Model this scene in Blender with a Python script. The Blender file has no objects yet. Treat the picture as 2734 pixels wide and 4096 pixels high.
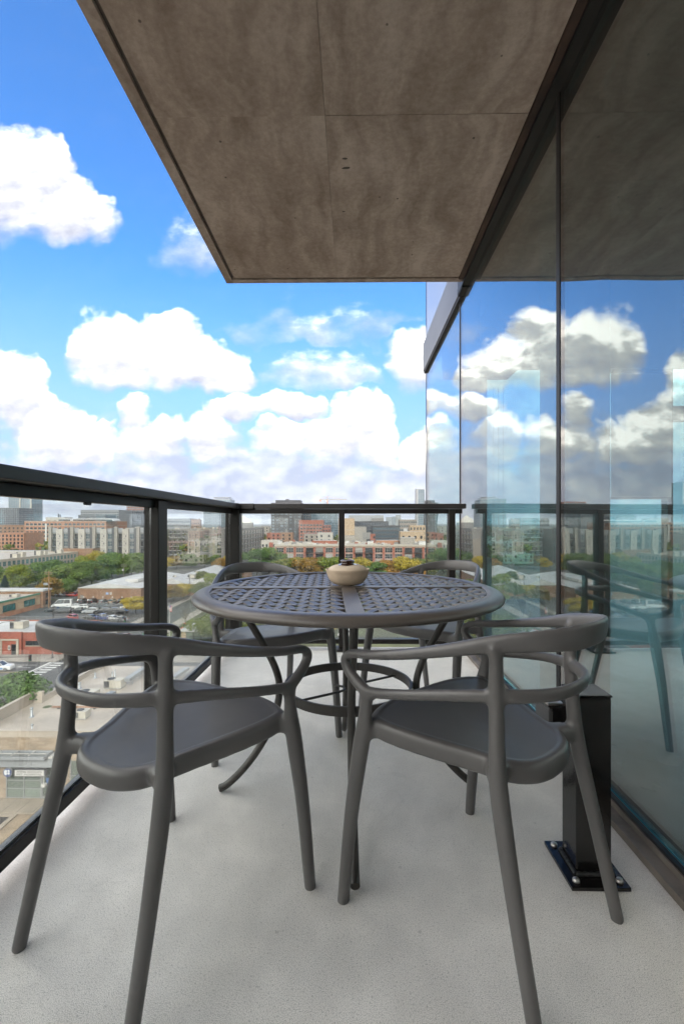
import bpy, bmesh, math, random
from mathutils import Vector, Matrix
R = math.radians
random.seed(7)
scene = bpy.context.scene
col = scene.collection

# ------------------------------------------------------------------ camera
CAMZ = 0.926          # eye height above the balcony floor (floor is z = 0)
GZ = -28.07           # street level
YAW = R(0.755)
cam_d = bpy.data.cameras.new('camera')
cam = bpy.data.objects.new('camera', cam_d)
col.objects.link(cam)
cam.location = (0, 0, CAMZ)
cam.rotation_euler = (R(90), 0, YAW)
cam_d.sensor_width = 36.0
cam_d.sensor_fit = 'AUTO'
cam_d.lens = 16.0
cam_d.shift_x = -24.0 / 4096
cam_d.shift_y = 44.0 / 4096
cam_d.clip_start = 0.02
cam_d.clip_end = 60000
scene.camera = cam
scene.view_settings.view_transform = 'Standard'
scene.view_settings.look = 'None'
scene.view_settings.gamma = 1
scene.view_settings.use_curve_mapping = False
scene.view_settings.exposure = EXPOSURE = 3.90

FPX = 16.0 / 36 * 4096
def ray(u, v):
    """direction (per metre of +Y depth-ish) through photo pixel u, v"""
    xc = (u - 1391.0) / FPX
    a = YAW
    return Vector((xc * math.cos(a) - math.sin(a), xc * math.sin(a) + math.cos(a), (2092.0 - v) / FPX))
def at_h(u, v, h):
    """world point on the horizontal plane h metres above the street"""
    d = ray(u, v)
    t = (GZ + h - CAMZ) / d.z
    return Vector((d.x * t, d.y * t, GZ + h))
def at_y(u, v, y):
    d = ray(u, v)
    t = y / d.y
    return Vector((d.x * t, y, CAMZ + d.z * t))

# ------------------------------------------------------------------ world
SUN_EL, SUN_AZ = R(34), R(168)      # azimuth clockwise from +Y: behind the tower
world = bpy.data.worlds.new('World')
scene.world = world
world.use_nodes = True
wt = world.node_tree
wt.nodes.clear()

class NT:
    """small expression helper for node trees"""
    def __init__(s, tree): s.t = tree
    def new(s, typ, **kw):
        n = s.t.nodes.new(typ)
        for k, v in kw.items(): setattr(n, k, v)
        return n
    def put(s, sock, v):
        if v is None: return
        if hasattr(v, 'is_output') or hasattr(v, 'links'): s.t.links.new(v, sock)
        else: sock.default_value = v
    def m(s, op, a, b=None, c=None, clamp=False):
        n = s.new('ShaderNodeMath', operation=op, use_clamp=clamp)
        for i, v in enumerate((a, b, c)): s.put(n.inputs[i], v)
        return n.outputs[0]
    def vm(s, op, a, b=None, c=None):
        n = s.new('ShaderNodeVectorMath', operation=op)
        for i, v in enumerate((a, b, c)): s.put(n.inputs[i], v)
        return n.outputs['Value'] if op in ('LENGTH', 'DOT_PRODUCT', 'DISTANCE') else n.outputs[0]
    def rng(s, x, a, b, c=0.0, d=1.0, kind='SMOOTHSTEP'):
        n = s.new('ShaderNodeMapRange', interpolation_type=kind)
        for i, v in enumerate((x, a, b, c, d)): s.put(n.inputs[i], v)
        return n.outputs[0]
    def mix(s, f, a, b, blend='MIX'):
        n = s.new('ShaderNodeMix', data_type='RGBA', blend_type=blend)
        s.put(n.inputs[0], f)
        for i, v in ((6, a), (7, b)):
            if isinstance(v, tuple) and len(v) == 3: v = (*v, 1)
            s.put(n.inputs[i], v)
        return n.outputs[2]
    def fmix(s, f, a, b):
        n = s.new('ShaderNodeMix', data_type='FLOAT')
        s.put(n.inputs[0], f); s.put(n.inputs[2], a); s.put(n.inputs[3], b)
        return n.outputs[0]
    def noise(s, vec, scale, detail=2.0, rough=0.5, typ='FBM', dist=0.0, color=False, dim='3D'):
        n = s.new('ShaderNodeTexNoise', noise_dimensions=dim)
        n.noise_type = typ
        s.put(n.inputs['Vector'], vec); n.inputs['Scale'].default_value = scale
        n.inputs['Detail'].default_value = detail; n.inputs['Roughness'].default_value = rough
        n.inputs['Distortion'].default_value = dist
        return n.outputs[1 if color else 0]
    def vor(s, vec, scale, feature='F1', detail=0.0, out='Distance', rough=0.5, dim='3D', rand=1.0):
        n = s.new('ShaderNodeTexVoronoi', feature=feature, voronoi_dimensions=dim)
        s.put(n.inputs['Vector'], vec); n.inputs['Scale'].default_value = scale
        n.inputs['Detail'].default_value = detail; n.inputs['Roughness'].default_value = rough
        n.inputs['Randomness'].default_value = rand
        return n.outputs[out]
    def comb(s, x, y, z=0.0):
        n = s.new('ShaderNodeCombineXYZ')
        for i, v in enumerate((x, y, z)): s.put(n.inputs[i], v)
        return n.outputs[0]
    def sep(s, v):
        n = s.new('ShaderNodeSeparateXYZ'); s.put(n.inputs[0], v)
        return n.outputs

def build_sky():
    world.cycles.sampling_method = 'MANUAL'
    world.cycles.sample_map_resolution = 512
    g = NT(wt)
    sky = g.new('ShaderNodeTexSky', sky_type='NISHITA')
    sky.sun_disc = False
    sky.sun_elevation = SUN_EL
    sky.sun_rotation = SUN_AZ
    sky.air_density = 1.0; sky.dust_density = 0.6; sky.ozone_density = 2.0
    STR = 0.10
    tc = g.new('ShaderNodeTexCoord')
    d = g.vm('NORMALIZE', tc.outputs['Generated'])
    dx, dy, dz = g.sep(d)
    # gnomonic plane in front (towards +Y), units: tangent
    dyc = g.m('MAXIMUM', dy, 0.12)
    px = g.m('DIVIDE', dx, dyc); py = g.m('DIVIDE', dz, dyc)
    p = g.comb(px, py, 0.0)
    w1 = g.noise(p, 5.5, 3.0, 0.55, color=True, dim='2D')
    w2 = g.noise(p, 26.0, 2.0, 0.6, color=True, dim='2D')
    def scaled(v, k):
        n = g.new('ShaderNodeVectorMath', operation='SCALE'); g.put(n.inputs[0], v); n.inputs['Scale'].default_value = k
        return n.outputs[0]
    o1 = scaled(g.vm('SUBTRACT', w1, (0.5, 0.5, 0.5)), 0.12)
    o2 = scaled(g.vm('SUBTRACT', w2, (0.5, 0.5, 0.5)), 0.026)
    q = g.vm('ADD', g.vm('ADD', p, o1), o2)
    qx, qy, _ = g.sep(q)
    F = FPX
    def blob(u, v, rx, up, dn, dens=1.0):
        x0, y0 = (u - 1415) / F, (2092 - v) / F
        ax = g.m('DIVIDE', g.m('SUBTRACT', qx, x0), rx / F)
        yy = g.m('SUBTRACT', qy, y0)
        ay = g.m('MAXIMUM', g.m('DIVIDE', yy, up / F), g.m('DIVIDE', yy, -dn / F))
        d2 = g.m('ADD', g.m('MULTIPLY', ax, ax), g.m('MULTIPLY', ay, ay))
        dd = g.m('MULTIPLY', g.m('SUBTRACT', 1.0, d2), dens)
        hh = g.m('DIVIDE', yy, (up + dn) / F)
        return dd, hh
    blobs = [
        (-40, 700, 330, 240, 240, 1.0), (270, 830, 180, 170, 150, 1.0), (170, 640, 150, 120, 160, 1.0), (-500, 650, 420, 260, 200, 1.0),
        (450, 1420, 180, 200, 140, 1.0), (650, 1380, 150, 140, 150, 1.0), (800, 1470, 240, 130, 95, 1.0), (960, 1510, 110, 95, 75, 1.0),
        (1240, 1460, 190, 110, 90, 0.34), (1380, 1480, 90, 80, 70, 0.3), (1640, 1420, 140, 110, 120, 0.75), (1830, 1400, 170, 150, 110, 0.9),
        (40, 1560, 180, 150, 170, 1.0), (200, 1690, 170, 130, 150, 1.0), (330, 1790, 170, 110, 110, .9),
        (510, 1650, 90, 90, 100, 0.8), (600, 1750, 170, 90, 90, .9), (850, 1760, 130, 110, 90, .9),
        (960, 1640, 140, 60, 70, .8), (1140, 1620, 200, 60, 70, .75), (1430, 1660, 120, 110, 150, 1.0), (1140, 1770, 150, 90, 80, .9),
        (1330, 1740, 200, 110, 120, .8), (1510, 1790, 130, 110, 110, .9), (1700, 1800, 130, 110, 110, .9),
        (1290, 1255, 130, 110, 60, 0.03), (770, 960, 90, 130, 90, 0.10), (2650, 1560, 520, 330, 330, 1.0),
        (-330, 1500, 260, 200, 200, 1.0), (-700, 1450, 300, 260, 260, 1.0), (2100, 1500, 260, 200, 240, 1.0),
    ]
    D = None; H = None
    for b in blobs:
        dd, hh = blob(*b)
        if D is None: D, H = dd, hh
        else:
            sel = g.m('GREATER_THAN', dd, D)
            H = g.fmix(g.rng(g.m('SUBTRACT', dd, D), -0.25, 0.25), H, hh)
            D = g.m('SMOOTH_MAX', D, dd, 0.12)
    # low bank of cloud towards the horizon
    low = g.m('MULTIPLY', g.rng(qy, 0.24, 0.08, 0.0, 1.0), 0.95)
    pn = g.comb(px, g.m('MULTIPLY', py, 1.7), 3.1)
    fb = g.noise(pn, 8.0, 6.0, 0.60, dim='2D')
    fb_up = g.noise(g.vm('ADD', pn, (-0.010, 0.030, 0.0)), 8.0, 4.0, 0.58, dim='2D')
    puff = g.m('SUBTRACT', 0.55, g.vor(g.vm('ADD', p, o1), 11.0, 'F1', 1.0, rough=0.5, dim='2D'))
    lowd = g.m('ADD', low, g.m('MULTIPLY', g.m('SUBTRACT', fb, 0.55), 1.9))
    lowd = g.m('MULTIPLY', lowd, g.rng(qy, 0.27, 0.20))
    Dn = g.m('ADD', D, g.m('ADD', g.m('MULTIPLY', g.m('SUBTRACT', fb, 0.5), 0.62), g.m('MULTIPLY', puff, 0.22)))
    front_a = g.rng(Dn, g.rng(H, -0.35, 0.25, -0.40, -0.02), 0.56)
    low_a = g.rng(lowd, -0.05, 0.60, 0.0, 0.80)
    relief = g.m('SUBTRACT', fb, fb_up)
    lit = g.m('ADD', g.m('ADD', 0.64, g.m('MULTIPLY', H, 0.66)), g.m('ADD', g.m('MULTIPLY', relief, 1.0), g.m('MULTIPLY', puff, 0.14)))
    lit = g.rng(lit, 0.20, 0.80, kind='LINEAR')
    lit_low = g.rng(g.m('ADD', g.m('ADD', 0.34, g.m('MULTIPLY', relief, 2.4)), g.m('MULTIPLY', puff, 0.8)), 0.0, 1.0, 0.0, 0.72, kind='LINEAR')
    # broken cloud outside the view, fuller low down and brightened to light the balcony
    dzc = g.m('MAXIMUM', dz, 0.05)
    pl = g.comb(g.m('DIVIDE', dx, dzc), g.m('DIVIDE', dy, dzc), 0.0)
    gn = g.noise(pl, 0.8, 4.0, 0.58, dim='2D')
    gen_a = g.rng(gn, g.rng(dz, 0.35, 0.9, 0.16, 0.44), g.rng(dz, 0.35, 0.9, 0.36, 0.62))
    gen_l = g.rng(g.noise(pl, 1.4, 2.0, 0.55, dim='2D'), 0.10, 0.60)
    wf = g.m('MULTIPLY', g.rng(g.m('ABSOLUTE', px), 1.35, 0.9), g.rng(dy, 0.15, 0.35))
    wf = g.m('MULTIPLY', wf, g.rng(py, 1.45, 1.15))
    a_f = g.m('MAXIMUM', front_a, low_a)
    use_low = g.rng(g.m('SUBTRACT', low_a, front_a), -0.2, 0.3)
    lit_f = g.fmix(use_low, lit, lit_low)
    alpha = g.fmix(wf, gen_a, a_f)
    light = g.fmix(wf, gen_l, lit_f)
    k = 1.0 / STR
    rp = g.new('ShaderNodeValToRGB'); e = rp.color_ramp.elements
    stops = [(0.0, (.054, .0565, .068)), (0.22, (.067, .069, .078)), (0.45, (.080, .081, .085)), (0.72, (.105, .104, .101)), (1.0, (.22, .213, .200))]
    while len(e) > 1: e.remove(e[-1])
    for i, (p_, c_) in enumerate(stops):
        el = e[0] if i == 0 else e.new(p_)
        el.position = p_; el.color = (*c_, 1)
    g.put(rp.inputs[0], light)
    cl = g.vm('SCALE', rp.outputs[0]); g.put(cl.node.inputs['Scale'], g.fmix(wf, 1.35 * k, 0.84 * k))  # cloud outside the view is scaled brighter than in view, as added light
    # blue sky: Nishita, its hue deepened like the photograph's
    blue = g.mix(1.0, sky.outputs[0], (0.070, 0.152, 0.236), 'MULTIPLY')
    hz = g.rng(dz, 0.0, 0.50, 0.92, 0.0)
    blue = g.mix(hz, blue, (0.037 * k, 0.045 * k, 0.067 * k))
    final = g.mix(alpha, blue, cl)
    bg = g.new('ShaderNodeBackground')
    bg.inputs[1].default_value = STR
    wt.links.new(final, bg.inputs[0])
    out = g.new('ShaderNodeOutputWorld')
    wt.links.new(bg.outputs[0], out.inputs[0])
build_sky()

# ------------------------------------------------------------------ sun
sun_d = bpy.data.lights.new('sun', 'SUN')
sun_d.energy = 0.5
sun_d.angle = R(14)
sun_d.color = (1.0, 0.96, 0.9)
sun = bpy.data.objects.new('sun', sun_d)
col.objects.link(sun)
sd = Vector((math.sin(SUN_AZ) * math.cos(SUN_EL), math.cos(SUN_AZ) * math.cos(SUN_EL), math.sin(SUN_EL)))
sun.rotation_euler = sd.to_track_quat('Z', 'Y').to_euler()
sun.location = sd * 200

# ------------------------------------------------------------------ helpers
def tag(o, label=None, cat=None, group=None, kind=None):
    if label: o['label'] = label
    if cat: o['category'] = cat
    if group: o['group'] = group
    if kind: o['kind'] = kind
    return o

def thing(name, label, cat, loc=(0, 0, 0), rz=0.0, group=None):
    o = bpy.data.objects.new(name, None)
    col.objects.link(o)
    o.empty_display_size = 0.1
    o.location = loc; o.rotation_euler = (0, 0, rz)
    return tag(o, label, cat, group)

class MB:
    """collects simple shapes, builds ONE mesh"""
    def __init__(s): s.v = []; s.f = []; s.sm = []
    def add(s, vs, fs, smooth=False):
        n = len(s.v)
        s.v += [tuple(v) for v in vs]
        s.f += [tuple(i + n for i in f) for f in fs]
        s.sm += [smooth] * len(fs)
        return s
    def box(s, x0, x1, y0, y1, z0, z1):
        vs = [(x, y, z) for z in (z0, z1) for y in (y0, y1) for x in (x0, x1)]
        return s.add(vs, [(0, 2, 3, 1), (4, 5, 7, 6), (0, 1, 5, 4), (2, 6, 7, 3), (0, 4, 6, 2), (1, 3, 7, 5)])
    def cbox(s, c, size, rz=0.0):
        hx, hy, hz = size[0] / 2, size[1] / 2, size[2] / 2
        ca, sa = math.cos(rz), math.sin(rz)
        vs = []
        for z in (-hz, hz):
            for y in (-hy, hy):
                for x in (-hx, hx):
                    vs.append((c[0] + x * ca - y * sa, c[1] + x * sa + y * ca, c[2] + z))
        return s.add(vs, [(0, 2, 3, 1), (4, 5, 7, 6), (0, 1, 5, 4), (2, 6, 7, 3), (0, 4, 6, 2), (1, 3, 7, 5)])
    def quad(s, a, b, c, d): return s.add([a, b, c, d], [(0, 1, 2, 3)])
    def prism(s, poly, z0, z1):
        n = len(poly)
        vs = [(x, y, z0) for x, y in poly] + [(x, y, z1) for x, y in poly]
        fs = [tuple(range(n - 1, -1, -1)), tuple(range(n, 2 * n))] + [(i, (i + 1) % n, n + (i + 1) % n, n + i) for i in range(n)]
        return s.add(vs, fs)
    def tube(s, pts, r, n=8, caps=True, smooth=True):
        pts = [Vector(p) for p in pts]
        rs = r if isinstance(r, (list, tuple)) else [r] * len(pts)
        vs = []; fs = []
        t0 = (pts[1] - pts[0]).normalized()
        up = Vector((0, 0, 1)) if abs(t0.z) < 0.9 else Vector((1, 0, 0))
        side = t0.cross(up).normalized()
        for i, p in enumerate(pts):
            if i == 0: t = pts[1] - pts[0]
            elif i == len(pts) - 1: t = pts[-1] - pts[-2]
            else: t = (pts[i + 1] - pts[i]).normalized() + (pts[i] - pts[i - 1]).normalized()
            t.normalize()
            side = (side - t * side.dot(t)).normalized()
            b = t.cross(side)
            for k in range(n):
                a = 2 * math.pi * k / n
                vs.append(p + (side * math.cos(a) + b * math.sin(a)) * rs[i])
        for i in range(len(pts) - 1):
            for k in range(n):
                k2 = (k + 1) % n
                fs.append((i * n + k, i * n + k2, (i + 1) * n + k2, (i + 1) * n + k))
        s.add(vs, fs, smooth)
        if caps:
            s.add(vs[:n], [tuple(range(n - 1, -1, -1))]); s.add(vs[-n:], [tuple(range(n))])
        return s
    def lathe(s, prof, c=(0, 0, 0), n=24, smooth=True, a0=0.0, a1=None):
        full = a1 is None
        m = n if full else n + 1
        vs = []; fs = []
        for r, z in prof:
            for k in range(m):
                a = a0 + (2 * math.pi if full else a1 - a0) * k / n
                vs.append((c[0] + r * math.cos(a), c[1] + r * math.sin(a), c[2] + z))
        for i in range(len(prof) - 1):
            for k in range(n):
                k2 = (k + 1) % m
                fs.append((i * m + k, i * m + k2, (i + 1) * m + k2, (i + 1) * m + k))
        return s.add(vs, fs, smooth)
    def mesh(s, name, mat):
        me = bpy.data.meshes.new(name)
        me.from_pydata(s.v, [], s.f)
        me.polygons.foreach_set('use_smooth', s.sm)
        if mat is not None: me.materials.append(mat)
        me.update()
        return me
    def build(s, name, mat, parent=None, loc=None, kind=None, bevel=0.0, label=None, rz=None):
        o = bpy.data.objects.new(name, s.mesh(name, mat))
        col.objects.link(o)
        if parent is not None: o.parent = parent
        if loc is not None: o.location = loc
        if rz is not None: o.rotation_euler = (0, 0, rz)
        if kind: o['kind'] = kind
        if label: o['label'] = label
        if bevel:
            b = o.modifiers.new('bevel', 'BEVEL'); b.width = bevel; b.segments = 2; b.limit_method = 'ANGLE'
            b.harden_normals = False
        return o

def inst(name, me, parent=None, loc=(0, 0, 0), rz=0.0, scale=None):
    o = bpy.data.objects.new(name, me)
    col.objects.link(o)
    if parent is not None: o.parent = parent
    o.location = loc; o.rotation_euler = (0, 0, rz)
    if scale is not None: o.scale = scale
    return o

def copy_tree(o, parent=None):
    c = o.copy(); col.objects.link(c)
    if parent is not None: c.parent = parent
    for ch in o.children: copy_tree(ch, c)
    return c

# ------------------------------------------------------------------ materials
def mat(name, color, rough=0.6, metal=0.0, spec=0.5, var=0.0, vscale=3.0, bump=0.0, bscale=40.0, coat=0.0, objvar=0.0):
    m = bpy.data.materials.new(name); m.use_nodes = True
    t = m.node_tree; b = t.nodes['Principled BSDF']; g = NT(t)
    b.inputs['Roughness'].default_value = rough
    b.inputs['Metallic'].default_value = metal
    b.inputs['Specular IOR Level'].default_value = spec
    b.inputs['Coat Weight'].default_value = coat
    c = (*color, 1.0)
    b.inputs['Base Color'].default_value = c
    tc = None
    if var or bump:
        tc = g.new('ShaderNodeTexCoord').outputs['Object']
    if var:
        n = g.noise(tc, vscale, 5.0, 0.6)
        f = g.rng(n, 0.3, 0.7, 1.0 - var, 1.0 + var)
        cc = g.vm('SCALE', c[:3], None); node = cc.node; g.put(node.inputs['Scale'], f)
        t.links.new(cc, b.inputs['Base Color'])
    if objvar:
        oi = g.new('ShaderNodeObjectInfo').outputs['Random']
        f = g.m('MULTIPLY_ADD', oi, 2 * objvar, 1 - objvar)
        src = b.inputs['Base Color'].links[0].from_socket if b.inputs['Base Color'].links else c[:3]
        cc = g.vm('SCALE', src, None); g.put(cc.node.inputs['Scale'], f)
        t.links.new(cc, b.inputs['Base Color'])
    if bump:
        bn = g.new('ShaderNodeBump'); bn.inputs['Strength'].default_value = bump; bn.inputs['Distance'].default_value = 0.01
        t.links.new(g.noise(tc, bscale, 4.0, 0.6), bn.inputs['Height'])
        t.links.new(bn.outputs[0], b.inputs['Normal'])
    return m

def glass_mat(name, tint, refl=0.0, refl_col=(1, 1, 1), rough=0.0, ior=1.5, film=0.0):
    """a thin sheet: tinted see-through plus mirror reflection that grows at grazing angles"""
    m = bpy.data.materials.new(name); m.use_nodes = True
    t = m.node_tree; t.nodes.clear(); g = NT(t)
    tr = g.new('ShaderNodeBsdfTransparent'); tr.inputs[0].default_value = (*tint, 1)
    gl = g.new('ShaderNodeBsdfGlossy'); gl.inputs['Color'].default_value = (*refl_col, 1); gl.inputs['Roughness'].default_value = rough
    geo = g.new('ShaderNodeNewGeometry')
    c = g.m('ABSOLUTE', g.vm('DOT_PRODUCT', geo.outputs['Normal'], geo.outputs['Incoming']))
    f0 = ((ior - 1) / (ior + 1)) ** 2 * 2
    if film:
        wv = g.noise(g.vm('MULTIPLY', g.new('ShaderNodeTexCoord').outputs['Object'], (1.0, 0.7, 1.6)), 1.3, 1.0, 0.4)
        bw = g.new('ShaderNodeBump'); bw.inputs['Strength'].default_value = 1.0; bw.inputs['Distance'].default_value = 0.0025
        t.links.new(wv, bw.inputs['Height']); t.links.new(bw.outputs[0], gl.inputs['Normal'])
    sch = g.m('POWER', g.m('SUBTRACT', 1.0, c), 3.6 if film else 5.0)
    base = max(refl, f0)
    f = g.m('ADD', base, g.m('MULTIPLY', sch, 1 - base))
    mx = g.new('ShaderNodeMixShader')
    g.put(mx.inputs[0], f)
    gout = gl.outputs[0]
    if film:
        g2 = g.new('ShaderNodeBsdfGlossy'); g2.inputs['Color'].default_value = (*refl_col, 1); g2.inputs['Roughness'].default_value = 0.42
        m2 = g.new('ShaderNodeMixShader'); m2.inputs[0].default_value = film
        t.links.new(gout, m2.inputs[1]); t.links.new(g2.outputs[0], m2.inputs[2]); gout = m2.outputs[0]
    t.links.new(tr.outputs[0], mx.inputs[1]); t.links.new(gout, mx.inputs[2])
    out = g.new('ShaderNodeOutputMaterial'); t.links.new(mx.outputs[0], out.inputs[0])
    return m

def brick_mat(name, c1, c2, mortar, bw=0.24, bh=0.075, rough=0.85, flat=False):
    m = bpy.data.materials.new(name); m.use_nodes = True
    t = m.node_tree; b = t.nodes['Principled BSDF']; g = NT(t)
    o = g.new('ShaderNodeTexCoord').outputs['Object']
    x, y, z = g.sep(o)
    v = g.comb(x, y, 0.0) if flat else g.comb(g.m('ADD', x, y), z, 0.0)
    br = g.new('ShaderNodeTexBrick'); br.inputs['Scale'].default_value = 1.0
    br.inputs['Brick Width'].default_value = bw; br.inputs['Row Height'].default_value = bh
    br.inputs['Mortar Size'].default_value = bh * 0.12
    br.inputs['Color1'].default_value = (*c1, 1); br.inputs['Color2'].default_value = (*c2, 1); br.inputs['Mortar'].default_value = (*mortar, 1)
    t.links.new(v, br.inputs['Vector'])
    n = g.noise(o, 0.6, 5.0, 0.6)
    cc = g.vm('SCALE', br.outputs['Color']); g.put(cc.node.inputs['Scale'], g.rng(n, 0.3, 0.7, 0.82, 1.15))
    t.links.new(cc, b.inputs['Base Color'])
    b.inputs['Roughness'].default_value = rough
    return m

def leaf_mat(name, cols, rough=0.6):
    """leaf colour per leaf clump (face island) from a short ramp"""
    m = bpy.data.materials.new(name); m.use_nodes = True
    t = m.node_tree; b = t.nodes['Principled BSDF']; g = NT(t)
    geo = g.new('ShaderNodeNewGeometry')
    r = g.new('ShaderNodeValToRGB'); r.color_ramp.interpolation = 'LINEAR'
    e = r.color_ramp.elements
    while len(e) > 1: e.remove(e[-1])
    for i, c in enumerate(cols):
        el = e[0] if i == 0 else e.new(i / max(1, len(cols) - 1))
        el.position = i / max(1, len(cols) - 1); el.color = (*c, 1)
    oc = g.new('ShaderNodeTexCoord').outputs['Object']
    n = g.noise(oc, 0.5, 2.0, 0.5)
    oi = g.new('ShaderNodeObjectInfo').outputs['Random']
    f = g.m('ADD', g.m('ADD', g.m('MULTIPLY', geo.outputs['Random Per Island'], 0.45), g.m('MULTIPLY', g.m('SUBTRACT', n, 0.25), 0.8)), g.m('MULTIPLY', g.m('SUBTRACT', oi, 0.5), 0.35), clamp=True)
    t.links.new(f, r.inputs[0]); t.links.new(r.outputs[0], b.inputs['Base Color'])
    b.inputs['Roughness'].default_value = rough
    b.inputs['Specular IOR Level'].default_value = 0.25
    # leaves let some light through
    tl = g.new('ShaderNodeBsdfTranslucent'); t.links.new(r.outputs[0], tl.inputs[0])
    mx = g.new('ShaderNodeMixShader'); mx.inputs[0].default_value = 0.3
    t.links.new(b.outputs[0], mx.inputs[1]); t.links.new(tl.outputs[0], mx.inputs[2])
    t.links.new(mx.outputs[0], t.nodes['Material Output'].inputs[0])
    return m

M = {}
M['rail'] = mat('rail_paint', (0.017, 0.0145, 0.013), 0.42, spec=0.30, bump=0.03, bscale=300)
M['rail_cap'] = mat('rail_cap_lit_paint', (0.034, 0.031, 0.030), 0.42, spec=0.4, bump=0.03, bscale=300)  # same railing paint, lightened so the lit sheen sits in the cap's colour
M['post_black'] = mat('gloss_black_paint', (0.010, 0.009, 0.009), 0.09, spec=0.5, bump=0.04, bscale=120, var=.2, vscale=20)
M['steel'] = mat('bolt_steel', (0.55, 0.52, 0.5), 0.35, metal=1.0)
M['weld'] = mat('weld_bead', (0.05, 0.05, 0.05), 0.35, metal=0.6, bump=0.8, bscale=90)
M['chair'] = mat('chair_plastic', (0.098, 0.093, 0.091), 0.38, spec=0.65, var=.07, vscale=7, bump=0.05, bscale=700)
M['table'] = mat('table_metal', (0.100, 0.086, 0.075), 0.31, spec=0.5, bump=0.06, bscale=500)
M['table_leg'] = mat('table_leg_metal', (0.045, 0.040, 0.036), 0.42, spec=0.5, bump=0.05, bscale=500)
M['alu'] = mat('slab_cover_metal', (0.20, 0.19, 0.18), 0.45, metal=0.5, var=.08, vscale=1.5)
M['gasket'] = mat('black_gasket', (0.008, 0.008, 0.008), 0.5)
M['mullion'] = mat('grey_mullion', (0.10, 0.10, 0.10), 0.45, metal=.3)
M['sill'] = mat('sill_metal', (0.20, 0.17, 0.145), 0.5, metal=.4, var=.3, vscale=8)
M['interior'] = mat('interior_paint', (0.10, 0.10, 0.105), 0.8)
M['interior_dark'] = mat('interior_column_paint', (0.10, 0.09, 0.085), 0.8)
M['interior_floor'] = mat('interior_floor_boards', (0.055, 0.048, 0.042), 0.25, spec=.5, var=.25, vscale=6)
M['shade'] = mat('roller_shade_cloth', (0.45, 0.45, 0.44), 0.9)
M['conc_dark'] = mat('drip_groove_concrete', (0.13, 0.11, 0.095), 0.9, var=.25, vscale=5)
M['curtain_glass'] = glass_mat('curtain_wall_glass', (0.57, 0.80, 0.825), refl=0.22, refl_col=(0.95, 0.915, 0.885), film=.08)
M['tower_glass'] = glass_mat('window_wall_glass', (0.88, 0.97, 0.97), refl=0.08)
M['rail_glass'] = glass_mat('railing_glass', (0.93, 0.955, 0.945), refl=0.0)
M['glass_edge'] = mat('glass_edge', (0.05, 0.19, 0.26), 0.2)

def soffit_mat():
    m = bpy.data.materials.new('board_formed_concrete'); m.use_nodes = True
    t = m.node_tree; b = t.nodes['Principled BSDF']; g = NT(t)
    tc = g.new('ShaderNodeTexCoord'); o = tc.outputs['Object']
    oi = g.new('ShaderNodeObjectInfo')
    ofs = g.m('MULTIPLY', oi.outputs['Random'], 17.0)
    oo = g.vm('ADD', o, g.comb(ofs, ofs, 0.0))
    x, y, z = g.sep(oo)
    # plywood figure: long swirling bands, direction differs per panel
    lat = g.noise(oo, 1.6, 3.0, 0.55, color=True)
    warp = g.vm('ADD', oo, g.vm('MULTIPLY', g.vm('SUBTRACT', lat, (0.5, 0.5, 0.5)), (0.55, 0.55, 0)))
    wx, wy, _ = g.sep(warp)
    bands = g.noise(g.comb(g.m('MULTIPLY', wx, 9.0), g.m('MULTIPLY', wy, 1.5), 0.0), 1.0, 3.0, 0.55, dim='2D')
    grain = g.noise(g.comb(g.m('MULTIPLY', x, 14.0), g.m('MULTIPLY', y, 150.0), 0.0), 1.0, 2.0, 0.6, dim='2D')
    cloud = g.noise(oo, 2.6, 6.0, 0.66)
    f = g.m('ADD', g.m('ADD', g.m('MULTIPLY', g.m('SUBTRACT', bands, 0.5), 1.5), g.m('MULTIPLY', g.m('SUBTRACT', g.noise(oo, 42.0, 4.0, 0.7), 0.5), 1.1)), g.m('MULTIPLY', g.m('SUBTRACT', cloud, 0.5), 1.5))
    f = g.m('ADD', f, 0.5, clamp=True)
    r = g.new('ShaderNodeValToRGB'); e = r.color_ramp.elements
    e[0].position = 0.0; e[0].color = (0.285, 0.215, 0.168, 1); e[1].position = 1.0; e[1].color = (0.56, 0.465, 0.39, 1)
    e2 = e.new(0.5); e2.color = (0.415, 0.328, 0.266, 1)
    t.links.new(f, r.inputs[0])
    # small dark pits
    v = g.vor(oo, 7.0, 'F1', 0.0)
    pit = g.rng(v, 0.035, 0.055, 0.35, 1.0)
    cc = g.vm('SCALE', r.outputs[0]); g.put(cc.node.inputs['Scale'], pit)
    t.links.new(cc, b.inputs['Base Color'])
    b.inputs['Roughness'].default_value = 0.72
    bn = g.new('ShaderNodeBump'); bn.inputs['Strength'].default_value = 0.35; bn.inputs['Distance'].default_value = 0.006
    t.links.new(g.m('ADD', g.m('MULTIPLY', bands, 0.7), g.m('MULTIPLY', grain, 0.25)), bn.inputs['Height'])
    t.links.new(bn.outputs[0], b.inputs['Normal'])
    return m
M['soffit'] = soffit_mat()

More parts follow.
